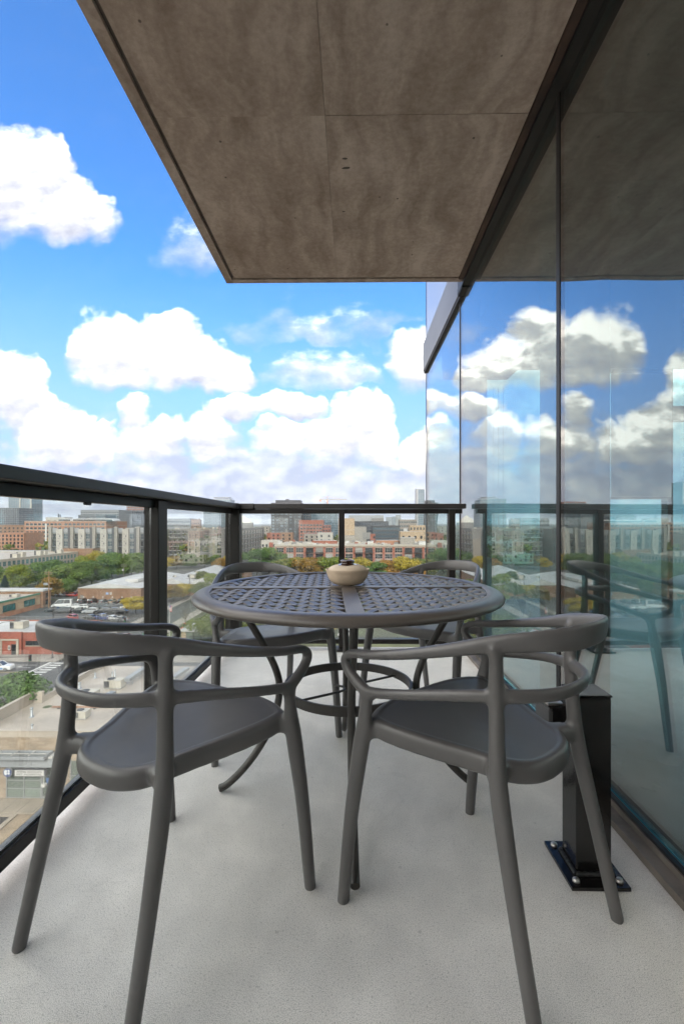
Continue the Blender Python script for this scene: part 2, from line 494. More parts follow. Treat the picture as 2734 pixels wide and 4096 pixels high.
def floor_mat():
    m = bpy.data.materials.new('stippled_deck_coating'); m.use_nodes = True
    t = m.node_tree; b = t.nodes['Principled BSDF']; g = NT(t)
    o = g.new('ShaderNodeTexCoord').outputs['Object']
    big = g.noise(o, 2.2, 4.0, 0.6)
    spots = g.noise(o, 9.0, 4.0, 0.65)
    st = g.noise(o, 560.0, 2.0, 0.6)
    f = g.m('MULTIPLY', g.rng(big, 0.3, 0.7, 0.90, 1.06), g.m('MULTIPLY', g.rng(spots, 0.35, 0.75, 0.95, 1.04), g.m('MULTIPLY', g.rng(st, 0.34, 0.60, 0.66, 1.10), g.rng(g.noise(o, 240.0, 1.0, 0.5), 0.26, 0.42, 0.72, 1.03))))
    x, y, z = g.sep(o)
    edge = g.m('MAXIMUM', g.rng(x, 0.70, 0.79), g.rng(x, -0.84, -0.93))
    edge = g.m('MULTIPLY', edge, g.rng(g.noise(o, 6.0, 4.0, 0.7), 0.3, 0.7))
    blot = g.rng(g.noise(g.vm('ADD', o, (3.3, 1.7, 0)), 1.3, 6.0, 0.68), 0.50, 0.72)
    drops = g.rng(g.vor(o, 9.0, 'F1', 0.0), 0.02, 0.06, 0.80, 1.0)
    ring = g.m('ABSOLUTE', g.m('SUBTRACT', g.vor(g.vm('ADD', o, g.vm('SCALE', g.noise(o, 5.0, 2.0, 0.5, color=True))), 1.7, 'F1', 0.0), 0.30))
    f = g.m('MULTIPLY', g.m('MULTIPLY', f, drops), g.m('MULTIPLY', g.rng(ring, 0.0, 0.02, 0.95, 1.0), g.m('SUBTRACT', 1.0, g.m('MULTIPLY', blot, 0.10))))
    cc = g.vm('SCALE', (0.80, 0.767, 0.733)); g.put(cc.node.inputs['Scale'], f)
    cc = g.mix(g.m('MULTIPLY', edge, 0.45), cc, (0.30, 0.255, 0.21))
    t.links.new(cc, b.inputs['Base Color'])
    b.inputs['Roughness'].default_value = 0.75; b.inputs['Specular IOR Level'].default_value = 0.3
    bn = g.new('ShaderNodeBump'); bn.inputs['Strength'].default_value = 0.5; bn.inputs['Distance'].default_value = 0.003
    t.links.new(st, bn.inputs['Height']); t.links.new(bn.outputs[0], b.inputs['Normal'])
    return m
M['deck'] = floor_mat()

# ================================================================== BALCONY AND ITS TOWER
GX = 0.845            # curtain wall plane
CEIL = 2.727
SX0 = -0.955          # slab edge
YF = 3.40             # far slab edge
YC = 5.34             # tower corner

b = MB(); b.box(SX0, 0.84, -1.6, YF, -0.28, 0.0)
b.build('balcony_floor', M['deck'], kind='structure')

# the slab above: one slab with its form panels and drip groove
slab = MB().box(SX0, GX + 0.3, -1.6, YF, CEIL + 0.012, CEIL + 0.30).build('ceiling', M['conc_dark'], kind='structure')
gx0, gy1 = SX0 + 0.055, YF - 0.05
xs = [gx0 + 0.022, -0.128, 0.765]
ys = [-1.55, 2.005, gy1 - 0.022]
for i in range(2):
    for j in range(2):
        me = MB().box(xs[i] + 0.0007, xs[i + 1] - 0.0007, ys[j] + 0.0007, ys[j + 1] - 0.0007, CEIL - 0.006 + 0.0012 * ((i + j) % 2), CEIL + 0.0125)
        me.build('ceiling_panel', M['soffit'], slab)
MB().box(SX0 + 0.002, gx0, -1.55, YF - 0.002, CEIL - 0.006, CEIL + 0.0125).build('drip_edge', M['soffit'], slab)
MB().box(gx0 + 0.001, 0.80, gy1, YF - 0.002, CEIL - 0.006, CEIL + 0.0125).build('drip_edge', M['soffit'], slab)
MB().box(0.768, 0.80, -1.55, gy1 - 0.002, CEIL - 0.016, CEIL + 0.0125).build('edge_strip', mat('rusty_brown_sealant', (0.055, 0.032, 0.022), 0.7, var=.4, vscale=6), slab)
# little spalls in the concrete
sp = MB()
for (px, py, w, h) in ((-0.045, 2.24, .035, .012), (-0.04, 2.30, .05, .016), (.24, 2.52, .012, .01), (-.06, 2.62, .02, .008)):
    n = 9; pts = []
    for k in range(n):
        a = 2 * math.pi * k / n; rr = 0.6 + 0.4 * random.random()
        pts.append((px + math.cos(a) * w / 2 * rr, py + math.sin(a) * h / 2 * rr))
    sp.prism(pts, CEIL - 0.0085, CEIL - 0.004)
sp.build('spall', M['conc_dark'], slab)

tower = thing('apartment_tower', 'glass curtain wall of the apartment tower beside the balcony, reflecting the city', 'building', (GX, 0, 0))
def tp(mb, name, m, **k):       # tower part, world coordinates
    o = mb.build(name, m, tower, loc=(-GX, 0, 0), **k); return o
panes = [(-1.60, 0.155), (0.155, 1.895), (1.895, 3.640), (3.640, YC)]
for y0, y1 in panes:
    p = tp(MB().box(GX, GX + 0.008, y0 + 0.015, y1 - 0.015, 0.052, CEIL - 0.03), 'glass_pane', M['curtain_glass'])
    tp(MB().box(GX - 0.001, GX + 0.009, y0 + 0.015, y1 - 0.015, 0.046, 0.0515), 'glass_edge_strip', M['glass_edge'])
for y in (0.155, 1.895, 3.640):
    tp(MB().box(GX - 0.003, GX + 0.014, y - 0.015, y + 0.015, 0.04, CEIL - 0.002), 'gasket', M['gasket'])
    tp(MB().box(GX + 0.016, GX + 0.15, y - 0.028, y + 0.028, 0.04, CEIL - 0.03), 'mullion', M['mullion'])
tp(MB().box(GX - 0.003, GX + 0.03, YC - 0.014, YC + 0.01, -0.5, CEIL + 3.3), 'corner_trim', M['gasket'])
# head and sill of the glazing
tp(MB().box(0.802, GX + 0.02, -1.6, 3.55, CEIL - 0.03, CEIL + 0.010), 'head_channel', M['gasket'])
tp(MB().box(GX + 0.03, GX + 0.06, -1.6, YC, CEIL - 0.055, CEIL - 0.002), 'head_rail', M['mullion'])
tp(MB().box(0.785, 0.822, -1.6, 3.52, 0.0, 0.022).box(0.8225, GX + .03, -1.6, 3.52, 0.0, 0.040), 'sill', M['sill'])
tp(MB().box(0.826, 0.8385, -1.6, 3.52, 0.0405, 0.050), 'sill_gasket', M['gasket'])
tp(MB().box(GX - .01, GX + .03, 3.52, YC, -0.30, 0.046), 'slab_edge_below', M['alu'])
# slab edge cover running on past the balcony, and the storey above
tp(MB().box(0.812, GX + 0.02, 3.56, YC + 0.02, CEIL - 0.022, CEIL + 0.305), 'slab_cover', M['alu'], bevel=.002)
tp(MB().box(0.820, GX + 0.025, 3.55, YC + 0.015, CEIL - 0.045, CEIL - 0.0225), 'slab_cover_groove', M['gasket'])
tp(MB().box(0.806, GX + 0.02, YF + 0.01, 3.553, CEIL - 0.04, CEIL + 0.30), 'slab_cover_end', M['gasket'])
tp(MB().box(GX, GX + 0.008, 3.45, YC, CEIL + 0.31, CEIL + 3.2), 'upper_storey_pane', mat('sky_reflection_glass', (.42, .42, .43), .12, spec=.8))  # upper storey glass made opaque, its pale sky reflection put into the colour
# body of the tower (it shades the balcony and shows in nothing else)
shell = mat('tower_shell', (0.14, 0.145, 0.15), 0.3)
tp(MB().box(GX + 0.31, 22, -18, YC - .3, CEIL + 0.36, 34), 'upper_floors', shell)
tp(MB().box(GX - 0.01, 22, -18, -1.62, 0.0, CEIL + 0.35), 'rear_wall', shell)
tp(MB().box(GX + 0.02, 22, -18, YC - 0.01, GZ + .1, -0.31), 'lower_floors', shell)
tp(MB().box(SX0, GX - .012, -1.75, -1.61, 0.0, CEIL + 0.01), 'partition_wall', mat('partition_panel', (.35, .34, .33), .7))
for k in range(1, 8):
    tp(MB().box(SX0, GX + 0.31, -1.75, YF, CEIL + 0.31 + 3.02 * k - .3, CEIL + 0.31 + 3.02 * k), 'upper_balcony_slab', M['conc_dark'])

# rooms behind the glass
MB().box(GX + 0.05, 9.0, -1.6, YC - 0.03, -0.30, 0.045).build('interior_floor', M['interior_floor'], kind='structure')
MB().box(GX + 0.17, 9.0, -1.6, YC - 0.03, CEIL - 0.028, CEIL + 0.30).build('interior_ceiling', M['interior'], kind='structure')
MB().box(GX + 0.17, 1.75, 2.2, YC - .1, CEIL - 0.16, CEIL - .03).build('interior_ceiling_drop', M['interior'], kind='structure')
w = MB(); w.box(8.9, 9.0, -1.6, YC - .05, 0.046, CEIL - .03).box(GX + .16, 9.0, -1.62, -1.5, 0.046, CEIL - .03)
w.build('interior_wall', M['interior_dark'], kind='structure')
tp(MB().box(0.90, 1.068, 1.915, 2.22, 0.046, CEIL - .031), 'interior_column', M['interior_dark'])
# the far glazing of the same rooms (north face of the tower)
fy = YC - 0.02
tp(MB().box(1.23, 1.50, fy - .16, fy, 0.046, CEIL - .03), 'corner_column', M['interior_dark'])
for x0, x1 in ((GX + .02, 1.23), (1.50, 2.84), (2.90, 3.56), (3.62, 5.3), (5.36, 8.9)):
    tp(MB().box(x0, x1, fy - .006, fy, 0.05, CEIL - .05), 'window_wall_pane', M['tower_glass'])
for x in (2.87, 3.59, 5.33):
    tp(MB().box(x - .03, x + .03, fy - .1, fy + .01, 0.046, CEIL - .05), 'window_mullion', M['mullion'])
tp(MB().box(3.62, 5.3, fy - .09, fy - .007, 2.09, 2.26), 'transom', M['mullion'])
sh = thing('roller_shade', 'pale roller shade pulled down behind the glass wall, inside the room', 'shade', (3.215, fy - .16, CEIL - .06))
MB().box(-.33, .345, -.006, 0.006, -1.45, -.06).build('shade_cloth', M['shade'], sh)
MB().tube([(-.33, 0, -.03), (.33, 0, -.03)], .028, 10).build('roller', M['mullion'], sh)
MB().box(-.33, .345, -.012, 0.012, -1.475, -1.45).build('bottom_bar', M['mullion'], sh)
bc = thing('blind_cords', 'beaded blind cords hanging behind the glass wall near the railing end', 'cords', (1.62, fy - .2, CEIL - .3))
for k in range(3):
    c = MB()
    for q in range(60):
        c.cbox((-.06 + .055 * k, 0, -.03 * q), (.006, .006, .017))
    c.build('cord', M['gasket'], bc)

# ------------------------------------------------------------------ railing
RX = -0.887           # inner face of the left railing channel
RT = 1.067
rail = thing('balcony_railing', 'black metal balcony railing with clear glass panels around the deck', 'railing', (RX, 3.33, 0))
def rp(mb, name, m, **k): return mb.build(name, m, rail, loc=(-RX, -3.33, 0), **k)
FY = 3.33
rp(MB().box(-0.935, -0.832, -1.6, FY - .115, RT - .036, RT), 'top_rail', M['rail_cap'], bevel=.004)
rp(MB().box(-0.73, 0.815, FY - .012, FY + .075, RT - .036, RT), 'top_rail', M['rail_cap'], bevel=.004)
# corner sleeve
rp(MB().prism([(-.937, FY - .112), (-.830, FY - .112), (-.830, FY - .014), (-.733, FY - .014), (-.733, FY + .077), (-.937, FY + .077)], RT - .038, RT + .002), 'corner_sleeve', M['rail_cap'], bevel=.003)
rp(MB().box(-0.925, RX, -1.6, FY - .03, RT - .072, RT - .0365), 'glass_channel', M['rail'], bevel=.002)
rp(MB().box(RX + .002, 0.79, FY + .005, FY + .06, RT - .072, RT - .0385), 'glass_channel', M['rail'], bevel=.002)
rp(MB().box(-0.925, RX, -1.6, FY - .03, .045, .085), 'bottom_rail', M['rail'], bevel=.002)
rp(MB().box(-0.915, RX - .010, -1.6, FY - .03, .0855, .092), 'glazing_bead', mat('grey_bead', (.12, .12, .12), .4), bevel=.001)
rp(MB().box(-.83, 0.69, FY + .005, FY + .06, .040, .074), 'bottom_rail', M['rail'], bevel=.002)
def post(x0, x1, y0, y1):
    p = rp(MB().box(x0, x1, y0, y1, 0.0, RT - .039), 'post', M['rail'], bevel=.003)
    return p
post(-.935, -.868, 2.015, 2.110)
rp(MB().box(-.942, -.9355, 2.03, 2.10, .1, RT - .08), 'post_groove', M['gasket'])
post(-.935, -.834, FY - .03, FY + .06)
post(-.111, -.069, FY - .01, FY + .065)
post(.690, .737, FY - .01, FY + .065)
post(-.935, -.868, 0.12, 0.22)
for y0, y1 in ((-1.5, .115), (.225, 2.01), (2.115, FY - .035)):
    rp(MB().box(-.908, -.900, y0, y1, .087, RT - .073), 'glass_panel', M['rail_glass'])
for x0, x1 in ((-.83, -.115), (-.065, .686)):
    rp(MB().box(x0, x1, FY + .030, FY + .038, .0745, RT - .073), 'glass_panel', M['rail_glass'])
for x in (-.09, .7135):
    pl = rp(MB().box(x - .075, x + .075, FY - .075, FY + .068, 0.001, .012), 'base_plate', M['rail'], bevel=.002)
    for dx in (-.055, .055):
        for dy in (-.055, .045):
            MB().lathe([(0, .022), (.006, .021), (.009, .014), (.009, .006), (.014, .006), (.014, 0), (0, 0)], (0, 0, 0), 8).build('bolt', M['steel'], pl, loc=(x + dx, FY + dy - .003, .0122))
MB().tube([(-.893, 1.50, RT - .076), (-.893, 1.53, RT - .076)], .006, 6).build('drain_clip', M['rail'], rail, loc=(-RX, -3.33, 0))

# ------------------------------------------------------------------ steel stub post by the glass
st = thing('steel_stub_post', 'short glossy black square steel post bolted to the deck beside the glass wall', 'post', (.625, 1.237, 0))
MB().box(-.0455, .0455, -.042, .042, .0105, .470).build('tube', M['post_black'], st, bevel=.004)
MB().box(-.0475, .0475, -.044, .044, .4705, .476).build('cap', M['post_black'], st, bevel=.002)
bp = MB().box(-.0775, .070, -.086, .083, .0005, .010).build('base_plate', M['post_black'], st, bevel=.001)
for dx, dy in ((-.058, -.066), (.052, -.066), (-.058, .063), (.052, .063)):
    MB().lathe([(0, .009), (.007, .008), (.0095, .003), (.0095, 0), (0, 0)], (0, 0, 0), 8).build('bolt', M['steel'], bp, loc=(dx, dy, .0102))
wl = MB()
for (x0, y0, x1, y1) in ((-.049, -.046, .049, -.046), (-.049, -.046, -.049, .046), (.049, -.046, .049, .046), (-.049, .046, .049, .046)):
    pts = []
    for k in range(13):
        f = k / 12
        pts.append((x0 + (x1 - x0) * f, y0 + (y1 - y0) * f, .0125 + .0012 * (k % 2)))
    wl.tube(pts, [.0055 + .001 * (k % 2) for k in range(13)], 6)
wl.build('weld', M['weld'], st)
bx = MB().box(-.075, -.015, .050, .16, .315, .405).build('junction_box', M['post_black'], st, bevel=.008)
MB().box(-.045, -.012, .0425, .0500, .33, .39).build('bracket', M['post_black'], st)
cl = MB().box(-.073, -.030, .066, .088, .4055, .413).tube([(-.070, .100, .406), (-.070, .100, .425), (-.035, .100, .430), (-.035, .100, .406)], .004, 6).tube([(-.070, .125, .406), (-.070, .125, .420), (-.035, .125, .424), (-.035, .125, .406)], .004, 6)
cl.build('clip', M['steel'], st)

# ================================================================== FURNITURE
def crom(P, n):
    """Catmull-Rom through rows of floats"""
    out = []
    for i in range(len(P) - 1):
        p0 = P[max(i - 1, 0)]; p1 = P[i]; p2 = P[i + 1]; p3 = P[min(i + 2, len(P) - 1)]
        for k in range(n):
            t = k / n
            out.append([0.5 * ((2 * b) + (c - a) * t + (2 * a - 5 * b + 4 * c - d) * t * t + (-a + 3 * b - 3 * c + d) * t ** 3) for a, b, c, d in zip(p0, p1, p2, p3)])
    out.append(list(P[-1]))
    return out

SLIM = .89
def sweep(mb, P, n=6, seg=16, ref=(0, 0, 1), power=2.6):
    """rows: x, y, z, width (sideways), height (along ref), lean (sideways shift of the top per unit height)"""
    rows = crom(P, n)
    pts = [Vector(r[:3]) for r in rows]
    vs = []; fs = []
    prev = None
    for i, p in enumerate(pts):
        t = (pts[min(i + 1, len(pts) - 1)] - pts[max(i - 1, 0)]).normalized()
        up = Vector(ref) - t * t.dot(Vector(ref))
        if prev is not None:                       # keep turning smoothly where the path runs along ref
            pu = prev - t * t.dot(prev)
            up = pu if up.length < 0.55 else (up.normalized() * 0.5 + pu.normalized() * 0.5 if up.dot(pu) > 0 else pu)
        up.normalize(); prev = up
        side = t.cross(up)
        w, h = rows[i][3] / 2, rows[i][4] / 2
        lean = rows[i][5] if len(rows[i]) > 5 else 0.0
        for k in range(seg):
            a = 2 * math.pi * k / seg
            ca, sa = math.cos(a), math.sin(a)
            ca = math.copysign(abs(ca) ** (2 / power), ca); sa = math.copysign(abs(sa) ** (2 / power), sa)
            vs.append(p + side * (ca * w + sa * h * lean) * SLIM + up * sa * h * SLIM)
    m = len(pts)
    for i in range(m - 1):
        for k in range(seg):
            k2 = (k + 1) % seg
            fs.append((i * seg + k, i * seg + k2, (i + 1) * seg + k2, (i + 1) * seg + k))
    fs.append(tuple(range(seg - 1, -1, -1))); fs.append(tuple((m - 1) * seg + k for k in range(seg)))
    mb.add(vs, fs, True)
    return pts

def make_chair_parts():
    mb = MB(); skel = {}
    # plan of the rails: half curve, a >= 0, from back centre to front
    for name, half in (
        ('top_rail', [  # x, y, z, thick, tall, lean
            (0, -.258, .704, .019, .062, .20), (.070, -.247, .703, .019, .061, .20), (.125, -.205, .697, .020, .053, .16), (.168, -.138, .686, .025, .044, .1), (.208, -.055, .664, .029, .034, 0),
            (.238, .040, .640, .031, .028, 0), (.251, .130, .621, .033, .025, 0), (.250, .195, .610, .033, .024, 0), (.248, .226, .597, .031, .025, 0), (.247, .232, .580, .030, .027, 0), (.247, .217, .560, .030, .028, 0), (.249, .180, .540, .031, .030, 0), (.250, .150, .530, .031, .030, 0), (.250, .125, .528, .028, .028, 0)]),
        ('lower_rail', [
            (0, -.220, .583, .020, .036, .1), (.065, -.211, .583, .020, .036, .1), (.120, -.178, .582, .022, .036, .1), (.165, -.131, .580, .025, .034, 0), (.206, -.055, .570, .024, .030, 0),
            (.234, .030, .553, .026, .027, 0), (.248, .100, .539, .030, .027, 0), (.250, .150, .530, .031, .029, 0)]),
    ):
        left = [(-r[0], *r[1:5], -(r[5] if len(r) > 5 else 0)) for r in half[::-1]][:-1]
        # lean must push the top outwards on both halves: side flips with direction, so one sign serves
        left = [(-r[0], *r[1:]) for r in half[::-1]][:-1]
        skel[name] = [sweep(mb, left + list(half), 6, 18, power=2.4)]
    legs = []
    for sx in (1, -1):
        fl = [(.264 * sx, .223, -.002, .030, .030), (.262 * sx, .222, .012, .034, .034), (.256 * sx, .200, .22, .038, .040), (.249 * sx, .174, .39, .042, .048), (.246 * sx, .165, .445, .037, .046), (.248 * sx, .157, .492, .029, .038), (.250 * sx, .152, .520, .031, .044), (.250 * sx, .150, .534, .030, .048)]
        bl = [(.190 * sx, -.230, -.002, .029, .029), (.190 * sx, -.229, .012, .033, .033), (.184 * sx, -.188, .20, .036, .037), (.174 * sx, -.150, .38, .041, .042), (.170 * sx, -.141, .46, .039, .038), (.165 * sx, -.136, .56, .036, .035), (.165 * sx, -.135, .60, .036, .034), (.166 * sx, -.136, .65, .036, .030), (.167 * sx, -.137, .668, .042, .028), (.168 * sx, -.138, .682, .044, .024)]
        legs.append(sweep(mb, fl, 6, 18, ref=(0, 1, 0), power=2.1))
        legs.append(sweep(mb, bl, 6, 18, ref=(0, 1, 0), power=2.1))
        # bracket between the seat and the back leg, gusset at the front leg
        sweep(mb, [(.110 * sx, -.106, .414, .064, .046), (.145 * sx, -.126, .414, .050, .050), (.174 * sx, -.146, .414, .032, .050)], 4, 14, power=3)
        sweep(mb, [(.190 * sx, .150, .432, .060, .046), (.225 * sx, .162, .434, .055, .050), (.247 * sx, .168, .436, .036, .048)], 4, 14, power=3)
    # seat
    half = [(0, .222), (.075, .219), (.140, .208), (.192, .190), (.224, .168), (.232, .140), (.222, .095), (.200, .040), (.176, -.012), (.154, -.055), (.139, -.090), (.125, -.124), (.103, -.154), (.071, -.175), (.036, -.184), (0, -.186)]
    out = crom([list(p) for p in half], 5)
    ring = out + [[-p[0], p[1]] for p in out[-2:0:-1]]
    n = len(ring)
    cx, cy = 0.0, 0.0
    def ztop(x, y):
        z = .4465 + .085 * y + (.10 * max(0, y - .02) ** 2) - .010 * math.exp(-((x / .12) ** 2 + ((y + .03) / .14) ** 2))
        z -= 0.9 * max(0.0, y - .175) ** 2 * 4
        return z
    def zbot(x, y):
        return ztop(x, y) - .047 + .02 * max(0.0, 1 - ((y - 0.02) / .16) ** 2) * 0
    prof = [('t', 0.0), ('t', .3), ('t', .6), ('t', .85), ('t', .955), ('e', .985, .004), ('e', 1.0, .014), ('e', 1.0, .034), ('e', .985, .044), ('b', .90), ('b', .5), ('b', 0.02)]
    vs = []; fs = []
    for pr in prof:
        for x, y in ring:
            s = max(pr[1], .01)
            X, Y = cx + (x - cx) * s, cy + (y - cy) * s
            if pr[0] == 't': z = ztop(X, Y)
            elif pr[0] == 'e': z = ztop(x, y) - pr[2]
            else: z = zbot(x, y) if pr[1] > .8 else zbot(x * .9, y * .9) + .012
            vs.append((X, Y, z))
    for i in range(len(prof) - 1):
        for k in range(n):
            k2 = (k + 1) % n
            fs.append((i * n + k, (i + 1) * n + k, (i + 1) * n + k2, i * n + k2))
    fs.append(tuple(range(n))); fs.append(tuple((len(prof) - 1) * n + k for k in range(n - 1, -1, -1)))
    mb.add(vs, fs, True)
    me = mb.mesh('chair_raw', M['chair'])
    bm = bmesh.new(); bm.from_mesh(me); bmesh.ops.recalc_face_normals(bm, faces=bm.faces); bm.to_mesh(me); bm.free()
    tmp = bpy.data.objects.new('chair_raw', me); col.objects.link(tmp)
    rm = tmp.modifiers.new('r', 'REMESH'); rm.mode = 'VOXEL'; rm.voxel_size = 0.0038; rm.adaptivity = 0.0
    dg = bpy.context.evaluated_depsgraph_get()
    ev = bpy.data.meshes.new_from_object(tmp.evaluated_get(dg))
    bpy.data.objects.remove(tmp)
    import numpy as np
    bm = bmesh.new(); bm.from_mesh(ev)
    for _ in range(9): bmesh.ops.smooth_vert(bm, verts=bm.verts, factor=0.5, use_axis_x=True, use_axis_y=True, use_axis_z=True)
    bm.normal_update()
    # the shallow inset of the seat top
    rp = np.array([r for r in ring]); rq = np.roll(rp, -1, axis=0)
    for v in bm.verts:
        if v.normal.z > .6 and .39 < v.co.z < .49:
            p = np.array([v.co.x, v.co.y]); e = rq - rp
            t = np.clip(((p - rp) * e).sum(1) / np.maximum((e * e).sum(1), 1e-12), 0, 1)
            d = np.sqrt((((rp + e * t[:, None]) - p) ** 2).sum(1)).min()
            inside = (abs(v.co.x) < .24 and -.186 < v.co.y < .222)
            if inside:
                f = min(1, max(0, (d - .019) / .006)); f = f * f * (3 - 2 * f)
                v.co.z -= .0020 * f
    bm.normal_update()
    bm.to_mesh(ev); bm.free()
    nv = len(ev.vertices)
    co = np.empty(nv * 3); ev.vertices.foreach_get('co', co); co = co.reshape(-1, 3)
    nr = np.empty(nv * 3); ev.vertices.foreach_get('normal', nr); nr = nr.reshape(-1, 3)
    polys = [tuple(p.vertices) for p in ev.polygons]
    pc = np.array([co[list(p)].mean(0) for p in polys])
    names = ['seat', 'top_rail', 'lower_rail', 'leg', 'leg', 'leg', 'leg']
    dist = np.full((len(pc), 7), 9.0)
    def dmin(pts, r):
        P = np.array([tuple(p) for p in pts]); best = np.full(len(pc), 9.0)
        for i in range(len(P)): best = np.minimum(best, np.sqrt(((pc - P[i]) ** 2).sum(1)))
        return best - r
    dist[:, 1] = dmin(skel['top_rail'][0], .020); dist[:, 2] = dmin(skel['lower_rail'][0], .016)
    for k in range(4): dist[:, 3 + k] = dmin(legs[k], .021)
    from math import sqrt
    ii = np.zeros(len(pc), bool)
    # seat: inside the outline (slightly grown), around seat height
    e = rq - rp
    for i in range(len(pc)):
        if .37 < pc[i][2] < .50:
            p = pc[i][:2]
            t = np.clip(((p - rp) * e).sum(1) / np.maximum((e * e).sum(1), 1e-12), 0, 1)
            d = np.sqrt((((rp + e * t[:, None]) - p) ** 2).sum(1)).min()
            s = ((rp[:, 1] > p[1]) != (rq[:, 1] > p[1])) & (p[0] < (rq[:, 0] - rp[:, 0]) * (p[1] - rp[:, 1]) / (rq[:, 1] - rp[:, 1] + 1e-12) + rp[:, 0])
            ins = s.sum() % 2 == 1
            dist[i, 0] = -d - .02 if ins else d - .004
    which = dist.argmin(1)
    parts = []
    for k in range(7):
        sel = [p for p, w in zip(polys, which) if w == k]
        used = sorted({i for p in sel for i in p}); mp = {o: i for i, o in enumerate(used)}
        m2 = bpy.data.meshes.new(names[k])
        m2.from_pydata(co[used].tolist(), [], [tuple(mp[i] for i in p) for p in sel])
        m2.polygons.foreach_set('use_smooth', [True] * len(sel))
        m2.materials.append(M['chair'])
        m2.normals_split_custom_set_from_vertices(nr[used].tolist())
        m2.update()
        parts.append((names[k], m2))
    bpy.data.meshes.remove(ev); bpy.data.meshes.remove(me)
    return parts

chair_parts = make_chair_parts()
chairs = [
    (-.449, 1.090, -29.1, 'grey plastic armchair nearest the railing, seen from behind at front left of the table'),
    (.318, 1.120, 41.0, 'grey plastic armchair nearest the glass wall, in front of the black stub post'),
    (-.40, 2.05, -152.6, 'grey plastic armchair beyond the table, beside the left railing, facing the camera'),
    (.377, 2.21, 135.6, 'grey plastic armchair beyond the table, beside the glass wall, facing the camera'),
]
for x, y, a, lab in chairs:
    c = thing('armchair', lab, 'chair', (x, y, 0), R(a), 'chairs around the balcony table')
    for nm, me in chair_parts: inst(nm, me, c)

# ---- round woven-top table
TX, TY, TR, TH = -.020, 1.585, .535, .705
tb = thing('round_table', 'round dark grey metal patio table with woven lattice top', 'table', (TX, TY, 0), R(3))
tb.scale = (.966, .966, 1)
MB().lathe([(.478, TH - .003), (.482, TH), (.496, TH + .0010), (.511, TH - .0008), (.525, TH - .006), (.5325, TH - .0125), (.535, TH - .0185), (.533, TH - .0245), (.527, TH - .0285), (.518, TH - .0300), (.508, TH - .028), (.486, TH - .022), (.478, TH - .017), (.478, TH - .003)], n=128).build('rim', M['table'], tb)
bars = MB()
bars.box(-.481, .481, -.024, .024, TH - .012, TH)
for s in (1, -1):
    bars.box(-.0245, .0245, min(s * .0245, s * .482), max(s * .0245, s * .482), TH - .012, TH - .0002)
bars.build('cross_bars', M['table'], tb, bevel=.0012)
P, W, AMP = .0450, .0245, .0025
ZT = TH - .0065
def quad_ok(x, y): return x * x + y * y < .4795 ** 2 and abs(x) > .029 and abs(y) > .032
for dirn in (0, 1):
    ca = math.sqrt(.5); d = (ca, ca) if dirn == 0 else (ca, -ca); nn = (-d[1], d[0])
    for i in range(-14, 14):
        off = (i + .5) * P
        run = []; S = P / 5
        for k in range(-70, 71):
            s = k * S
            x, y = d[0] * s + nn[0] * off, d[1] * s + nn[1] * off
            if quad_ok(x, y): run.append((s, x, y))
            if (not quad_ok(x, y) or k == 70) and run:
                if len(run) >= 4:
                    mb = MB(); vs = []; fs = []
                    # run on a little so that the ends tuck under the frame
                    st = [(run[0][0] - S * 1.2,)] + run + [(run[-1][0] + S * 1.2,)]
                    for q in st:
                        s_ = q[0]
                        ph = math.cos(math.pi * (s_ / P - .5) + math.pi * (i + (1 if dirn else 0)))
                        z = ZT + AMP * ph
                        for wv, zz in ((-W / 2, -.0022), (-W / 2 * .8, .0018), (W / 2 * .8, .0018), (W / 2, -.0022)):
                            o_ = off + wv
                            vs.append((d[0] * s_ + nn[0] * o_, d[1] * s_ + nn[1] * o_, z + zz))
                    m_ = len(st)
                    for a in range(m_ - 1):
                        for k2 in range(4):
                            fs.append((a * 4 + k2, a * 4 + (k2 + 1) % 4, (a + 1) * 4 + (k2 + 1) % 4, (a + 1) * 4 + k2))
                    mb.add(vs, fs, False)
                    mb.build('lattice_strip', M['table'], tb)
                run = []
prof = [(.405, .672), (.385, .640), (.352, .585), (.315, .525), (.280, .465), (.256, .410), (.246, .360), (.252, .300), (.276, .225), (.318, .150), (.372, .080), (.430, .026), (.458, .013)]
for ang in (0, 90, 180, 270):
    a = R(ang)
    pts = crom([[r * math.cos(a), r * math.sin(a), z] for r, z in prof], 3)
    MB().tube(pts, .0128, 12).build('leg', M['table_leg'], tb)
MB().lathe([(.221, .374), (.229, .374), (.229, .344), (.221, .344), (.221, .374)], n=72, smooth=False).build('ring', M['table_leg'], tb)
for s in (-1, 1):
    pts = [(-.21 * s, -.135 * s, .352), (-.03 * s, -.045 * s, .352)] + [(-.03 * s + .040 * math.sin(q), (-.045 + .04 - .04 * math.cos(q)) * s, .352) if s > 0 else (.03 - .040 * math.sin(q), .045 - .04 + .04 * math.cos(q), .352) for q in (0.8, 1.6, 2.4)]
    pts = [(-.185 * s, -.125 * s, .352), (-.035 * s, -.040 * s, .352), (-.012 * s, -.018 * s, .352), (-.018 * s, .012 * s, .352), (-.05 * s, .03 * s, .352)]
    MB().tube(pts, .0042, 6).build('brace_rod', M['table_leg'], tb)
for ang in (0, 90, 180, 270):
    a = R(ang); MB().cbox((.234 * math.cos(a), .234 * math.sin(a), .359), (.016, .016, .02), a).build('leg_clip', M['table_leg'], tb)

